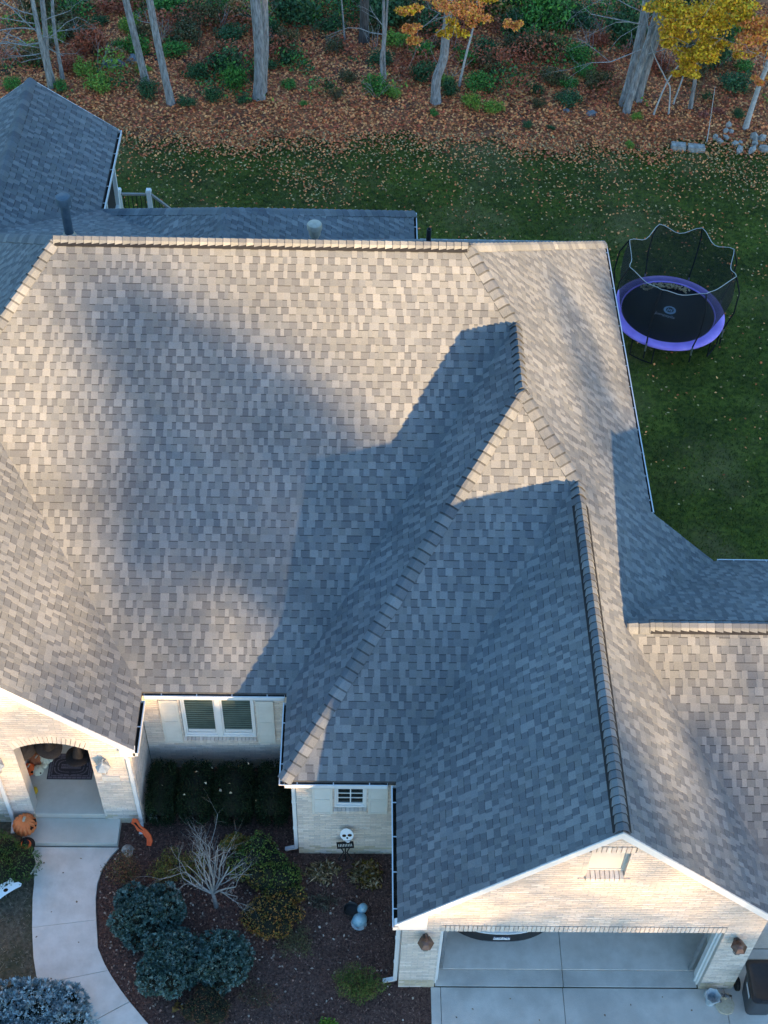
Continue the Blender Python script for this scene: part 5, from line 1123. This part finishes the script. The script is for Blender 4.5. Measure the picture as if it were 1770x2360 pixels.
tree('leaning_tree', 'slim grey trunk leaning left, the right one of the leaning pair', [([(-6.31, 40.0, -.6), (-6.51, 40.1, 1.08), (-6.67, 40.2, 2.95)], .125)], 'bark_grey', 3, 11, crown=hi(-7, 40, 9.5), limbs=[((-6.6, 40.15, 2.2), (-.9, 0, .2), .7, .012)])
tree('twin_trunk_tree', 'thick pale grey tree of two fused trunks behind the lawn', [([(-3.46, 40.48, -.65), (-3.37, 40.58, 1.02), (-3.43, 40.68, 2.76)], .185), ([(-3.36, 40.9, -.7), (-3.2, 41.0, 1.0), (-3.17, 41.1, 2.4)], .12)], 'bark_grey', 4, 12, crown=hi(-3.4, 40.6, 10)+[((-4.6, 41.5, 3.4), (.9, .6, .5), 90, YEL, .11)])
tree('young_tree', 'slender pale tree with two stems beside a green bush', [([(.73, 41.3, -.73), (.59, 41.4, .23), (.65, 41.5, 1.04), (.62, 41.6, 2.35)], .06), ([(.72, 41.35, -.2), (.68, 41.45, .6), (.72, 41.55, 1.4), (.75, 41.6, 2.4)], .045)], 'bark_grey', 5, 8, limbs=[((.62, 41.5, 1.2), (-1, .2, .3), 1.2, .022), ((.62, 41.5, 1.5), (-.8, .1, .7), .8, .016)])
tree('dark_tree', 'dark straight trunk standing far back in the wood', [([(.01, 44.93, -1.09), (.01, 45.03, .48), (.02, 45.1, 2)], .17)], 'bark_dark', 6, 12)
tree('sapling', 'very thin pale sapling left of the dark far trunk', [([(-.67, 44.9, -1.09), (-.79, 45.0, .48), (-.85, 45, 1.2)], .03)], 'bark_grey', 7, 4, blimb=2)
tree('maple_tree', 'grey kinked trunk with orange and yellow leaves hanging over it', [([(2.42, 40.4, -.64), (2.40, 40.5, .19), (2.60, 40.6, .89), (2.63, 40.7, 1.63), (2.68, 40.8, 2.82)], .165)], 'bark_grey', 8, 11,
     crown=[((2.55, 38.7, 3.0), (.65, .45, .5), 600, YEL, .095), ((1.45, 38.1, 3.2), (.45, .4, .5), 480, ORA, .095), ((3.3, 38.7, 3.4), (.8, .5, .45), 840, ORA, .095), ((1.2, 38.2, 4.0), (.8, .5, .3), 600, ORA+YEL, .095), ((2.6, 38.6, 4.0), (1.5, .7, .5), 1000, ORA, .095), ((4.6, 39.0, 3.1), (.5, .4, .5), 320, ORA, .095), ((5.0, 39.2, 3.9), (1.0, .5, .25), 400, ORA+YEL, .095), ((3.9, 39, 3.9), (.8, .5, .3), 440, YEL, .095), ((2.5, 40, 8), (2.5, 2.2, 1.8), 900, ORA, .16)],
     limbs=[((2.65, 40.7, 2.6), (-.4, -1, .5), 2.2, .035), ((2.65, 40.7, 2.6), (.5, -1, .5), 2.2, .035)])
tree('sapling', 'thin pale sapling leaning right beside the kinked maple trunk', [([(3.24, 41.66, -.77), (3.44, 41.76, .49), (3.59, 41.86, 1.28)], .045)], 'bark_pale', 9, 4, blimb=3)
tree('triple_trunk_tree', 'large grey tree of three straight trunks leaning right', [([(8.71, 40.0, -.6), (9.04, 40.1, 1.94), (9.2, 40.2, 3.29)], .11), ([(8.71, 40.5, -.65), (8.86, 40.6, 1.2), (8.91, 40.7, 2.9)], .165), ([(9.2, 40.8, -.7), (9.35, 40.9, .62), (9.62, 41.0, 2.6)], .14)], 'bark_grey', 10, 12,
     limbs=[((9.0, 40.1, 1.7), (-1, -.1, -.05), 1.8, .022), ((8.95, 40.6, 2.2), (-1, -.2, .15), 2.0, .024), ((9.1, 40.1, 2.4), (-.9, -.3, .3), 1.6, .02), ((9.1, 40.1, 1.5), (.9, -.3, .1), 1.2, .016), ((9.2, 40.2, 2.6), (1, 0, .3), 1.6, .018), ((8.95, 40.6, 2.6), (-.9, .2, .3), 1.8, .02)])
tree('sapling', 'thin bent sapling crossing another right of the triple trunk', [([(9.58, 39.82, -.6), (9.85, 39.92, .6), (10.17, 40.02, 1.26)], .03)], 'bark_pale', 11, 3.2, blimb=2)
tree('sapling', 'thin sapling bending left across its neighbour', [([(10.12, 39.89, -.6), (10.02, 39.99, .3), (9.89, 40.09, .54), (9.27, 40.19, 1.53)], .028)], 'bark_pale', 12, 2.6, blimb=2)
tree('sapling', 'thin upright sapling under the yellow leaves', [([(10.35, 40.55, -.66), (10.6, 40.65, .77)], .028)], 'bark_pale', 13, 3.5, blimb=2)
tree('yellow_maple', 'golden yellow leafy tree at the wood edge on the right', [([(10.9, 40.3, -.62), (10.8, 40.2, .8), (10.5, 40.0, 2.4)], .07)], 'bark_grey', 14, 5.0,
     crown=[((10.4, 39.2, 2.0), (.85, .6, .6), 1700, YEL, .105), ((9.55, 39.2, 2.6), (.7, .5, .6), 1300, YEL, .105), ((10.9, 39.1, 2.4), (.9, .6, .6), 1700, YEL, .105), ((10.2, 39.1, 3.3), (1.4, .7, .8), 2600, YEL, .105), ((11.3, 39.2, 3.6), (1.1, .7, .7), 1800, YEL+[(.40, .34, .03)], .105), ((10.3, 39.0, 1.5), (.7, .45, .3), 800, YEL, .105), ((9.3, 39.3, 3.6), (.9, .6, .5), 1000, YEL+[(.3, .3, .04)], .105)],
     limbs=[((10.6, 40.1, 1.8), (-.5, -.8, .3), 1.4, .02), ((10.5, 40, 2.4), (.6, -.8, .2), 1.4, .02)])
tree('orange_maple', 'straight pale trunk with orange foliage at the right edge', [([(12.53, 39.16, -.6), (12.67, 39.26, .98), (12.8, 39.36, 1.68)], .085)], 'bark_pale', 15, 7,
     crown=[((11.8, 38.6, 3.0), (.75, .5, .55), 1500, ORA, .10), ((12.5, 38.6, 3.3), (.9, .6, .7), 1800, ORA, .10), ((12.45, 38.4, 1.75), (.4, .3, .28), 420, ORA, .10), ((11.7, 38.7, 2.5), (.55, .4, .35), 500, ORA+YEL, .10), ((12.6, 38.6, 2.5), (.6, .4, .5), 700, ORA, .10)],
     limbs=[((12.75, 39.3, 1.5), (-.6, -.6, .7), 1.6, .02)])
tree('red_sapling', 'small coral red sapling above the stone blocks', [([(11.15, 38.37, -.6), (11.12, 38.47, .2)], .02)], 'bark_pale', 16, .7, blimb=0,
     crown=[((11.15, 38.6, .35), (.5, .4, .3), 300, [(.26, .075, .05), (.32, .10, .07), (.2, .07, .05)], .08)])
BUSH = [(-6.63, 43.66, .51, 'g'), (-8.8, 40.95, .49, 'y'), (-4.72, 42.45, .65, 'd'), (-4.33, 41.2, .61, 'g'), (-5.63, 41.93, .43, 'd'), (-2.52, 41.38, .26, 'g'), (.41, 41.03, .46, 'g'), (-7.16, 40.59, .43, 'd'), (-5.81, 39.95, .35, 'd'), (2.04, 42.08, .43, 'd'), (2.84, 41.76, .26, 'y'), (3.86, 41.51, .43, 'g'), (3.57, 40.14, .36, 'y'), (4.28, 39.91, .32, 'y'), (7.49, 43.71, .55, 'g'), (7.6, 42.58, .49, 'g'), (7.0, 41.85, .36, 'g'), (6.52, 46.41, .87, 'g'), (5.4, 44.28, .58, 'b'), (-10.09, 40.9, .29, 'g'), (-11.66, 40.86, .35, 'g'), (11.6, 41.0, .26, 'd'), (9.01, 39.65, .17, 'y'), (-9.48, 43.59, .65, 'r'), (-10.04, 42.4, .43, 'r'), (8.34, 43.16, .43, 'r'), (-8.38, 45.53, .49, 'y'), (-1.9, 46.92, .51, 'y'), (2.53, 45.81, .73, 'd'), (4.3, 43.89, .58, 'd'), (-1.23, 45.9, .43, 'd'), (-5.64, 46.18, .73, 'b'), (7.83, 46.79, .73, 'd'), (3.66, 43.3, .43, 'g'), (4.38, 42.71, .38, 'b'), (-3.25, 42.74, .36, 'd'), (-1.96, 40.09, .15, 'g'), (-4.98, 40.32, .29, 'd'), (.99, 40.87, .29, 'y'), (-7.52, 42.29, .29, 'y'), (6.3, 43.98, .58, 'b'), (6.41, 41.97, .38, 'b'), (-11.31, 42.89, .58, 'b'), (5.38, 46.13, .51, 'd'), (12.66, 41.91, .58, 'd'), (11.44, 42.62, .43, 'b'), (12.41, 39.83, .26, 'd'), (8.58, 38.02, .17, 'y'), (6.14, 38.94, .15, 'd'), (-3.97, 40.25, .23, 'd'), (2.34, 39.65, .15, 'g'), (-3.48, 44.07, .38, 'd'), (-6.38, 45.67, .43, 'b'), (9.22, 46.45, .35, 'd'), (5.82, 40.31, .26, 'b'), (5.36, 39.01, .2, 'd'), (-.55, 41.9, .32, 'b'), (-1.13, 41.32, .2, 'd'), (.6, 43.4, .5, 'd'), (12.2, 43.5, .7, 'd'), (-2.6, 43.2, .4, 'd')]
rb = random.Random(77)
for _ in range(46):
    for _t in range(50):
        bx_, by_ = rb.uniform(-11.5, 13.5), rb.uniform(40.6, 47.5)
        if all((bx_-q[0])**2+(by_-q[1])**2 > (.5+q[2])**2*.55 for q in BUSH): BUSH.append((round(bx_, 2), round(by_, 2), round(rb.uniform(.22, .55), 2), rb.choice('ddggbbbyr'))); break
for _ in range(26):
    bx_, by_ = rb.uniform(-12, 14), rb.uniform(45.3, 49.0); BUSH.append((round(bx_, 2), round(by_, 2), round(rb.uniform(.6, 1.0), 2), rb.choice('ddgbr')))
MARK = [(-10.4, 41.2, 'the tangled multi-stemmed tree'), (-6.8, 40.7, 'the pair of leaning trunks'), (-3.4, 40.6, 'the thick twin trunk'), (.7, 41.3, 'the slender two-stemmed tree'), (2.5, 40.4, 'the kinked maple trunk'), (8.9, 40.3, 'the triple-trunk tree'), (12.5, 39.2, 'the orange maple at the right edge')]
NTH = ('', 'first', 'second', 'third', 'fourth', 'fifth', 'sixth', 'seventh', 'eighth', 'ninth', 'tenth', 'eleventh', 'twelfth')
def bush_meshes(c, v):
    rng = np.random.default_rng(500+ord(c)+v*7); bl = lumps(1, 1, .62, 7, rng, .55, .45); P, d = blob_points(bl, 1000, rng, .15); P = P+rng.normal(0, .1, P.shape)*(rng.random((len(P), 1))**2)*1.6; P[:, 2] = np.abs(P[:, 2]); V, F = leaf_geo(P, .15, .085, rng, d, .1); o = fast('foliage', V, F, 'leaf', None, pick_cols(PAL[c], 1000, rng, .3)); me = o.data; bpy.data.objects.remove(o)
    b = MB()
    for i in range(7): a = rng.uniform(0, 6.28); b.tube([(0, 0, -.05), (.25*math.cos(a), .25*math.sin(a), .4), (.6*math.cos(a+.3), .6*math.sin(a+.3), .9)], [.02, .014, .005], 4)
    o = b.build('stems', 'stem'); m2 = o.data; bpy.data.objects.remove(o); return me, m2
BM = {(c, v): bush_meshes(c, v) for c in CN for v in range(3)}; used = {}
SZ = lambda r: 'tiny' if r < .2 else ('small' if r < .33 else ('medium' if r < .5 else 'large'))
for i, (x, y, r, c) in enumerate(BUSH):
    mk = min(MARK, key=lambda q: (q[0]-x)**2+((q[1]-y)*.7)**2); dx, dy = x-mk[0], y-mk[1]
    rel = ('left of' if dx < 0 else 'right of') if abs(dx) > abs(dy)*.9 else ('in front of' if dy < 0 else 'behind'); key = f'{SZ(r)} {CN[c]} bush {rel} {mk[2]}'
    used[key] = used.get(key, 0)+1
    if used[key] > 1: key = key.replace(' bush ', f' bush, {NTH[used[key]]} such one, ')
    t = thing('bush', key, 'bush', (x, y, float(G(x, y))), 'bushes in the woodland edge', local=True); t.rotation_euler = (0, 0, random.uniform(0, 6)); s = r*1.05; t.scale = (s*random.uniform(.8, 1.45), s*random.uniform(.8, 1.2), s*random.uniform(.8, 1.5))
    for me, nm in zip(BM[(c, i % 3)], ('foliage', 'stems')): o = bpy.data.objects.new(nm, me); COL.objects.link(o); o.parent = t
rb = np.random.default_rng(31)
for i in range(26):
    x, y = rb.uniform(-11.5, 13.5), rb.uniform(40.2, 46.5); z = float(G(x, y)); near = min(MARK, key=lambda q: abs(q[0]-x)); b = MB(); tp = []
    for _ in range(5): a = rb.uniform(0, 6.28); branch_rec(b, Vector((x, y, z-.03)), Vector((math.cos(a)*.5, math.sin(a)*.5, 1)).normalized(), rb.uniform(.6, 1.3), .011, 2, rb, tp, .1, .45, (1, 3))
    o = b.build('twiggy_brush', 'bark_ash' if i % 3 else 'stem'); tag(o, f'{("first","second","third","fourth","fifth","sixth","seventh","eighth","ninth","tenth","eleventh","twelfth","thirteenth","fourteenth","fifteenth","sixteenth","seventeenth","eighteenth","nineteenth","twentieth","next","further","still further","later","last but one","last")[i]} clump of bare twiggy brush, close to {near[2]}', 'brush', 'bare twiggy brush in the wood')
# stones at the wood edge
def block(x, y, s, rz, label, group='cut stone blocks at the wood edge'):
    b = MB(); b.hexa([(-s[0], -s[1], 0), (s[0], -s[1]*.9, 0), (s[0]*.95, s[1], 0), (-s[0], s[1], 0), (-s[0]*.95, -s[1]*.95, s[2]), (s[0]*.96, -s[1]*.9, s[2]*.95), (s[0]*.93, s[1]*.93, s[2]), (-s[0]*.97, s[1]*.95, s[2]*1.03)])
    o = b.build('stone_block', 'stone', bevel=.015); o.location = (x, y, -.62); o.rotation_euler = (0, 0, rz); tag(o, label, 'stone', group)
block(10.16, 37.98, (.24, .15, .2), -.08, 'left one of two flat stone blocks at the lawn edge'); block(10.72, 37.9, (.28, .14, .2), -.05, 'right one of two flat stone blocks at the lawn edge')
for i, (x, y, s, lab) in enumerate(((11.99, 39.27, (.14, .12, .14), 'topmost pale stone of the loose pile by the orange maple'), (11.84, 38.95, (.14, .08, .12), 'pale stone second from the top of the loose pile'), (12.02, 38.92, (.12, .09, .1), 'pale stone right of the second in the loose pile'), (11.46, 38.63, (.15, .1, .12), 'pale stone furthest left in the loose pile'), (11.55, 38.42, (.15, .09, .1), 'low flat stone at the left foot of the pile'), (11.8, 38.56, (.08, .12, .12), 'small upright stone in the middle of the pile'), (12.03, 38.28, (.15, .11, .1), 'tilted stone in front of the orange maple'), (12.24, 38.33, (.08, .08, .08), 'little stone beside the tilted stone'), (12.70, 38.55, (.16, .14, .2), 'large rounded boulder near the right edge'), (12.95, 38.5, (.14, .12, .18), 'boulder at the right edge of the view'), (12.69, 38.25, (.15, .12, .14), 'stone below the large rounded boulder'), (12.12, 37.87, (.22, .11, .12), 'left stone of the low edging row'), (12.52, 37.86, (.22, .12, .13), 'middle stone of the low edging row'), (12.95, 37.92, (.24, .13, .16), 'right stone of the low edging row'), (7.54, 39.91, (.22, .2, .06), 'flat grey stone half buried in leaves left of the triple trunk'), (6.77, 39.99, (.16, .13, .05), 'small flat stone half buried in leaves'))):
    rock('edge_stone', (x, y, float(G(x, y))+s[2]*.45), s, 'stone' if i < 14 else 'stone_dark', lab, 'stone', 'loose stones at the wood edge', seed=50+i, n=1 if i < 14 else 2)
for i, (x, y, s, lab) in enumerate(((-8.55, 42.7, (.5, .3, .2), 'large dark wet boulder in the creek behind the leaning trunks'), (-8.0, 43.1, (.35, .25, .2), 'dark boulder upstream of the large wet boulder'), (-5.3, 43.2, (.25, .2, .15), 'bluish boulder among the dark green bushes'))):
    rock('creek_boulder', (x, y, float(G(x, y))+.02), s, 'stone_dark', lab, 'boulder', seed=90+i)
cv = []; cps = [(-14, 41.9), (-11, 42.4), (-8.9, 42.9), (-7.2, 43.4), (-5, 43.3), (-3.2, 44.5), (-1.2, 45.2), (.4, 47), (1.2, 49)]
for (x, y) in cps: cv += [(x, y-.35, float(G(x, y-.35))+.04), (x, y+.35, float(G(x, y+.35))+.045)]
struct(fast('creek', cv, [(2*i, 2*i+2, 2*i+3, 2*i+1) for i in range(len(cps)-1)], 'creek'))

# ------------------------------------------------------------------ ground cover scatter
def scatter(name, X, Y, dz, L, Wd, pal, rng, tilt=.35, label=None, cat=None, matn='leaf', zf_=None):
    n = len(X); Z = (G(X, Y) if zf_ is None else zf_)+dz; Cn = np.stack([X, Y, Z+rng.uniform(0, .03, n)], 1); a = rng.uniform(0, 6.28, n)
    d = np.stack([np.cos(a), np.sin(a), rng.normal(0, tilt, n)], 1); d /= np.linalg.norm(d, axis=1, keepdims=True); u = np.stack([-np.sin(a), np.cos(a), rng.normal(0, tilt, n)], 1)
    Ls = (L*rng.uniform(.6, 1.3, n))[:, None]; Ws = (Wd*rng.uniform(.6, 1.3, n))[:, None]
    V = np.stack([Cn-d*Ls*.5, Cn+u*Ws*.5+[0, 0, .012], Cn+d*Ls*.5, Cn-u*Ws*.5+[0, 0, .012]], 1).reshape(-1, 3); V[:, 2] = np.maximum(V[:, 2], np.repeat(Z, 4)+.004)
    return stuff(fast(name, V, np.arange(4*n).reshape(n, 4), matn, None, pick_cols(pal, n, rng, .25)), label, cat)
rng = np.random.default_rng(21)
LEAFC = [(0.813, 0.236, 0.076), (0.880, 0.318, 0.109), (0.638, 0.154, 0.051), (0.406, 0.098, 0.032), (0.880, 0.380, 0.134), (0.726, 0.267, 0.076), (0.581, 0.123, 0.054), (0.232, 0.062, 0.022), (0.145, 0.047, 0.019)]
def vnoise(X, Y, s, seed):
    rg = np.random.default_rng(seed); out = np.zeros_like(X)
    for k in range(6): kx, ky, ph = rg.normal(0, s), rg.normal(0, s), rg.uniform(0, 6.28); out += np.sin(kx*X+ky*Y+ph)
    return out/6
n = 120000; X = rng.uniform(-14, 15.5, n); Y = rng.uniform(37.0, 49, n); E_ = np.array([wood_edge(x) for x in X]); ed = Y-E_
keepm = (rng.random(n) < np.clip(.55+ed*.55, 0, 1))&(rng.random(n) < .78+.5*vnoise(X, Y, 1.2, 3)); X, Y = X[keepm], Y[keepm]
scatter('fallen_leaves', X, Y, .034, .115, .08, LEAFC, rng, .4, 'rusty brown fallen leaves carpeting the woodland floor', 'leaves')
n = 60000; X = rng.uniform(-9, 15.5, n); Y = rng.uniform(22, 38.6, n); dd = 38.2-Y
pr = 1.3*np.exp(-np.clip(dd, 0, 20)/1.15)+.04+.02*np.clip(X/10, 0, 1)+np.clip(vnoise(X, Y, 1.0, 8)-.12, 0, 1)*1.6*np.clip(1-dd/7, 0, 1)
pr *= np.clip((Y-21)/7, .05, 1); km = rng.random(n) < pr; X, Y = X[km], Y[km]
km = ~((X < 5.9) & (Y < 27)); X, Y = X[km], Y[km]
scatter('lawn_leaves', X, Y, .045, .08, .055, LEAFC[:6]+[(.42, .30, .12), (.46, .35, .16), (.36, .22, .10), (.44, .30, .13), (.30, .2, .08)], rng, .4, 'dry leaves scattered over the back lawn', 'leaves')
# tangled undergrowth: low leafy sprigs, green, tawny and red by patches
n = 60000; X = rng.uniform(-13, 14.5, n); Y = 40.0+8.5*rng.random(n)**.9; d1 = vnoise(X, Y, 1.5, 41)+.38*np.exp(-((X-5.2)/2.6)**2)*(Y > 41)+.30*np.exp(-((X+4.3)/1.6)**2)-.05+.25*np.clip((Y-44.5)/3, 0, 1); d2 = vnoise(X, Y, .8, 42); d3 = vnoise(X, Y, 1.1, 43)
km = rng.random(n) < np.clip((d1+.05)*2.2, 0, 1)*np.clip((Y-39.6)/2.0, 0, 1); X, Y, d1, d2, d3 = X[km], Y[km], d1[km], d2[km], d3[km]; n = len(X)
hh = rng.random(n)**1.3*(.15+1.1*np.clip(d1, 0, .7)); P = np.stack([X, Y, G(X, Y)+.05+hh], 1); V, F = leaf_geo(P, .12, .07, rng)
gc = pick_cols(PAL['g']+PAL['d'], n, rng, .3); bc = pick_cols([(.24, .15, .05), (.34, .16, .06), (.18, .12, .045), (.42, .20, .07)], n, rng, .3); rc = pick_cols(PAL['r']+[(.4, .13, .06)], n, rng, .3); yc = pick_cols(PAL['y'], n, rng, .3)
pc = np.where((d2 > .15)[:, None], gc, np.where((d3 > .02)[:, None], rc, np.where((d3 < -.22)[:, None], yc, bc)))
stuff(fast('undergrowth', V, F, 'leaf', None, pc), 'tangled low undergrowth of mixed leaves across the wood floor', 'undergrowth')
# grass blades
n = 220000; X = rng.uniform(-9, 16, n); Y = rng.uniform(17, 39.2, n); km = ~((X < 5.4) & (Y < 26.2)) & ~((X < 8) & (Y < 17.6)); X, Y = X[km], Y[km]; n = len(X)
Zg = G(X, Y); a = rng.uniform(0, 6.28, n); h = rng.uniform(.03, .075, n); wd = .011; lx, ly = rng.normal(0, .03, n), rng.normal(0, .03, n)
V = np.stack([np.stack([X-np.cos(a)*wd, Y-np.sin(a)*wd, Zg-.005], 1), np.stack([X+np.cos(a)*wd, Y+np.sin(a)*wd, Zg-.005], 1), np.stack([X+lx, Y+ly, Zg+h], 1)], 1).reshape(-1, 3)
pc = pick_cols([(.055, .092, .007), (.08, .12, .010), (.035, .065, .005), (.11, .135, .013)], n, rng, .35); dry = np.clip(vnoise(X, Y, .7, 12)*2.2-.3+np.clip((Y-34)/9, 0, .6)-np.clip((X-2)/14, 0, .6), 0, .8)[:, None]; pc = pc*(1-dry)+np.array([.17, .155, .085])*dry
stuff(fast('grass_blades', V, np.arange(3*n).reshape(n, 3), 'grass', None, pc), 'short dark green lawn grass behind the house', 'grass')
# mulch chips and fallen leaves in the front beds
n = 16000; X = rng.uniform(-4.9, 1.4, n); Y = rng.uniform(8.6, 14.6, n)
def walk_right(Y): ys = np.array([p[1] for p in RW])[::-1]; xs = np.array([p[0] for p in RW])[::-1]; return np.interp(Y, ys, xs)
km = (X > walk_right(Y)+.03) & ~((X > .8) & (Y > 10.1)) & ~((X > -1.1) & (Y > 12.78)); X, Y = X[km], Y[km]
scatter('mulch_chips', X, Y, .018, .055, .02, [(.10, .05, .04), (.15, .08, .065), (.055, .03, .025), (.22, .13, .10)], rng, .5, 'dark shredded bark mulch in the front bed', 'mulch', zf_=np.zeros(len(X)))
n = 3200; X = rng.uniform(-4.9, 1.3, n); Y = rng.uniform(8.8, 13.2, n); near = np.exp(-((X+2.5)**2+(Y-11.6)**2)/1.2)+.35*(X < walk_right(Y)+.5)+.12; km = (X > walk_right(Y)+.06) & (rng.random(n) < near) & ~((X > .8) & (Y > 10)); X, Y = X[km], Y[km]
scatter('bed_leaves', X, Y, .035, .055, .04, [(.30, .22, .17), (.36, .28, .22), (.22, .12, .09), (.40, .32, .26), (.18, .13, .10)], rng, .4, 'pale curled leaves lying on the front mulch', 'leaves', zf_=np.zeros(len(X)))
n = 5000; X = rng.uniform(-8, -5, n); Y = rng.uniform(8.8, 13.0, n); ysL = np.array([p[1] for p in LW])[::-1]; xsL = np.array([p[0] for p in LW])[::-1]; km = X < np.interp(Y, ysL, xsL)-.05; X, Y = X[km], Y[km]
scatter('bed_straw', X, Y, .018, .075, .012, [(.16, .13, .09), (.10, .08, .05), (.06, .06, .025), (.22, .18, .13)], rng, .5, 'dry grass clippings in the bed left of the walk', 'straw', zf_=np.zeros(len(X)))
X = np.array([-5.6, -5.25, -5.9, -5.1, -5.5, -5.7, 2.2, 2.9, 4.6, 5.7, 3.4, 6.2, 5.1, 1.9, -5.3, -6.0]); Y = np.array([12.3, 11.7, 11.0, 10.9, 10.2, 11.5, 9.7, 9.9, 9.6, 9.95, 9.5, 9.7, 9.8, 9.55, 12.6, 12.5])
scatter('blown_leaves', X, Y, .03, .05, .035, [(.30, .2, .12), (.2, .12, .07)], rng, .3, 'few small leaves blown onto the concrete', 'leaves', zf_=np.where(X < 0, .045, .01))
a = rng.uniform(.9, 2.1, 160); rr = rng.uniform(1.02, 1.24, 160); X = TC.x+rr*np.cos(a); Y = TC.y+rr*np.sin(a)
scatter('pad_leaves', X, Y, 0, .10, .07, [(.38, .28, .16), (.44, .34, .22), (.30, .2, .12)], rng, .4, 'dry leaves gathered on the far side of the trampoline mat', 'leaves', zf_=np.full(160, RZ-.02))
LN = ('first', 'second', 'third', 'fourth', 'fifth', 'sixth', 'seventh', 'eighth', 'ninth', 'tenth')
for i, (x, y, z) in enumerate(sorted(((-3.75, 13.7, .99), (-3.1, 14.0, 1.0), (-2.8, 14.1, 1.0), (-2.6, 13.6, 1.0), (-2.4, 13.55, 1.0), (-3.3, 13.5, .98), (-2.1, 14.2, 1.0), (-2.9, 13.75, 1.01), (-1.9, 13.4, .97), (-2.45, 13.75, 1.01)))):
    V, F = leaf_geo(np.array([[x, y, z+.02]]), .07, .055, rng); o = fast('dry_leaf', V, F, 'leaf', None, [(.42, .36, .26)]); tag(o, f'pale dry leaf on the clipped shrubs, {LN[i]} from the porch wall', 'leaf', 'pale leaves on the clipped shrubs')

# ------------------------------------------------------------------ trees to the south-south-east, out of view, between the low sun and the house
def far_tree(name, label, p, q, h, rad, n, L, seed, z0=1.0, pal=None, dens=1.0, blobs=None):
    x = .853*p-.522*q; y = .522*p+.853*q; rng = np.random.default_rng(seed); t = thing(name, label, 'tree', (x, y, 0), 'trees beyond the street', local=True)
    bl = blobs or [(rng.normal(0, rad*.35), rng.normal(0, rad*.35), z0+(h-z0)*f, rad*(1.05-.45*f), rad*(1.05-.45*f), (h-z0)*.24) for f in (.15, .3, .45, .6, .75, .8) for _ in range(2)]
    foliage('crown', bl, int(n*dens), L, L*.7, pal or PAL['d'], t, rng, .2, .3, flatbottom=False)
    b = MB(); b.tube([(0, 0, -.2), (.05, 0, h*.5), (0, .05, h*.92)], [rad*.09, rad*.07, .03], 8); b.build('trunk', 'bark_dark', t)
k = 0
ORD = ('first', 'second', 'third', 'fourth', 'fifth', 'sixth', 'seventh', 'eighth', 'ninth', 'tenth', 'eleventh', 'twelfth', 'thirteenth', 'fourteenth', 'fifteenth', 'sixteenth')
for i, (p, n) in enumerate(((2.2, 1100), (5.2, 600), (8.0, 950), (10.2, 900), (12.2, 800))): far_tree('street_maple', f'{ORD[i]} of five unseen autumn trees thinned to veil the sun, in a row beyond the street', p, -85, 11.9, 2, n, .26, 880+i, pal=ORA, blobs=[(0, 0, 9.55, 1.8, 1.8, 2.1), (.8, -.6, 8.75, 1.3, 1.3, 1.4), (-.7, .5, 10.2, 1.2, 1.2, 1.2)])  # unseen row added as a veil; leaf counts set to dim gables and lower roof
for p in np.arange(-16, 22, 2.6):
    for q, rw in ((-57, 'front'), (-61.5, 'rear')): k += 1; far_tree('street_tree', f'{ORD[(k-1)//2]} low evergreen from the west in the {rw} row beyond the street', p+random.uniform(-.4, .4), q, (7.4 if 2.5 < p < 8.5 else (6.3 if p < 14.5 else 9.5))+random.uniform(-.4, .4), 2.3 if p < 14.5 else 1.8, 1800, .5, 700+k, .4)
for p in np.arange(22.0, 48, 3.0):
    for q, rw in ((-55, 'front'), (-60, 'rear')): k += 1; far_tree('street_tree', f'{ORD[(k-31)//2]} tall evergreen from the west in the {rw} row beyond the street', p+random.uniform(-.5, .5), q, 14+random.uniform(-1, 1), 2.6, 3000, .6, 700+k, .4)
A_BL = [(d*.853, d*.522, z+5.7, r*1.05, r*1.05, r) for d, z, r in ((0, 10.6, 1.4), (-1.5, 10.2, 1.2), (-1.1, 11.7, .9), (1.3, 11.1, 1.1), (.3, 12.3, .6), (1.3, 9.8, 1.0), (-.4, 12.7, .8), (-1.3, 12.6, .6), (.9, 11.9, .7), (-.6, 9.2, 1.0), (-2.3, 9.6, .9), (2.2, 10.3, .8))]
far_tree('street_maple', 'large thinning autumn tree beyond the street', 7.6, -140, 18.2, 2, 3000, .28, 901, pal=YEL, blobs=A_BL)
far_tree('street_maple', 'sparse autumn tree beyond the street', 14.2, -56, 12, 2, 480, .25, 902, pal=YEL, blobs=[(0, 0, 9.4, 1.6, 1.6, 1.4), (1.0, .4, 10.6, .9, .9, .9), (-1.4, -.3, 10.6, .8, .8, .8)])
for o in bpy.data.objects:
    if '_local' in o: del o['_local']
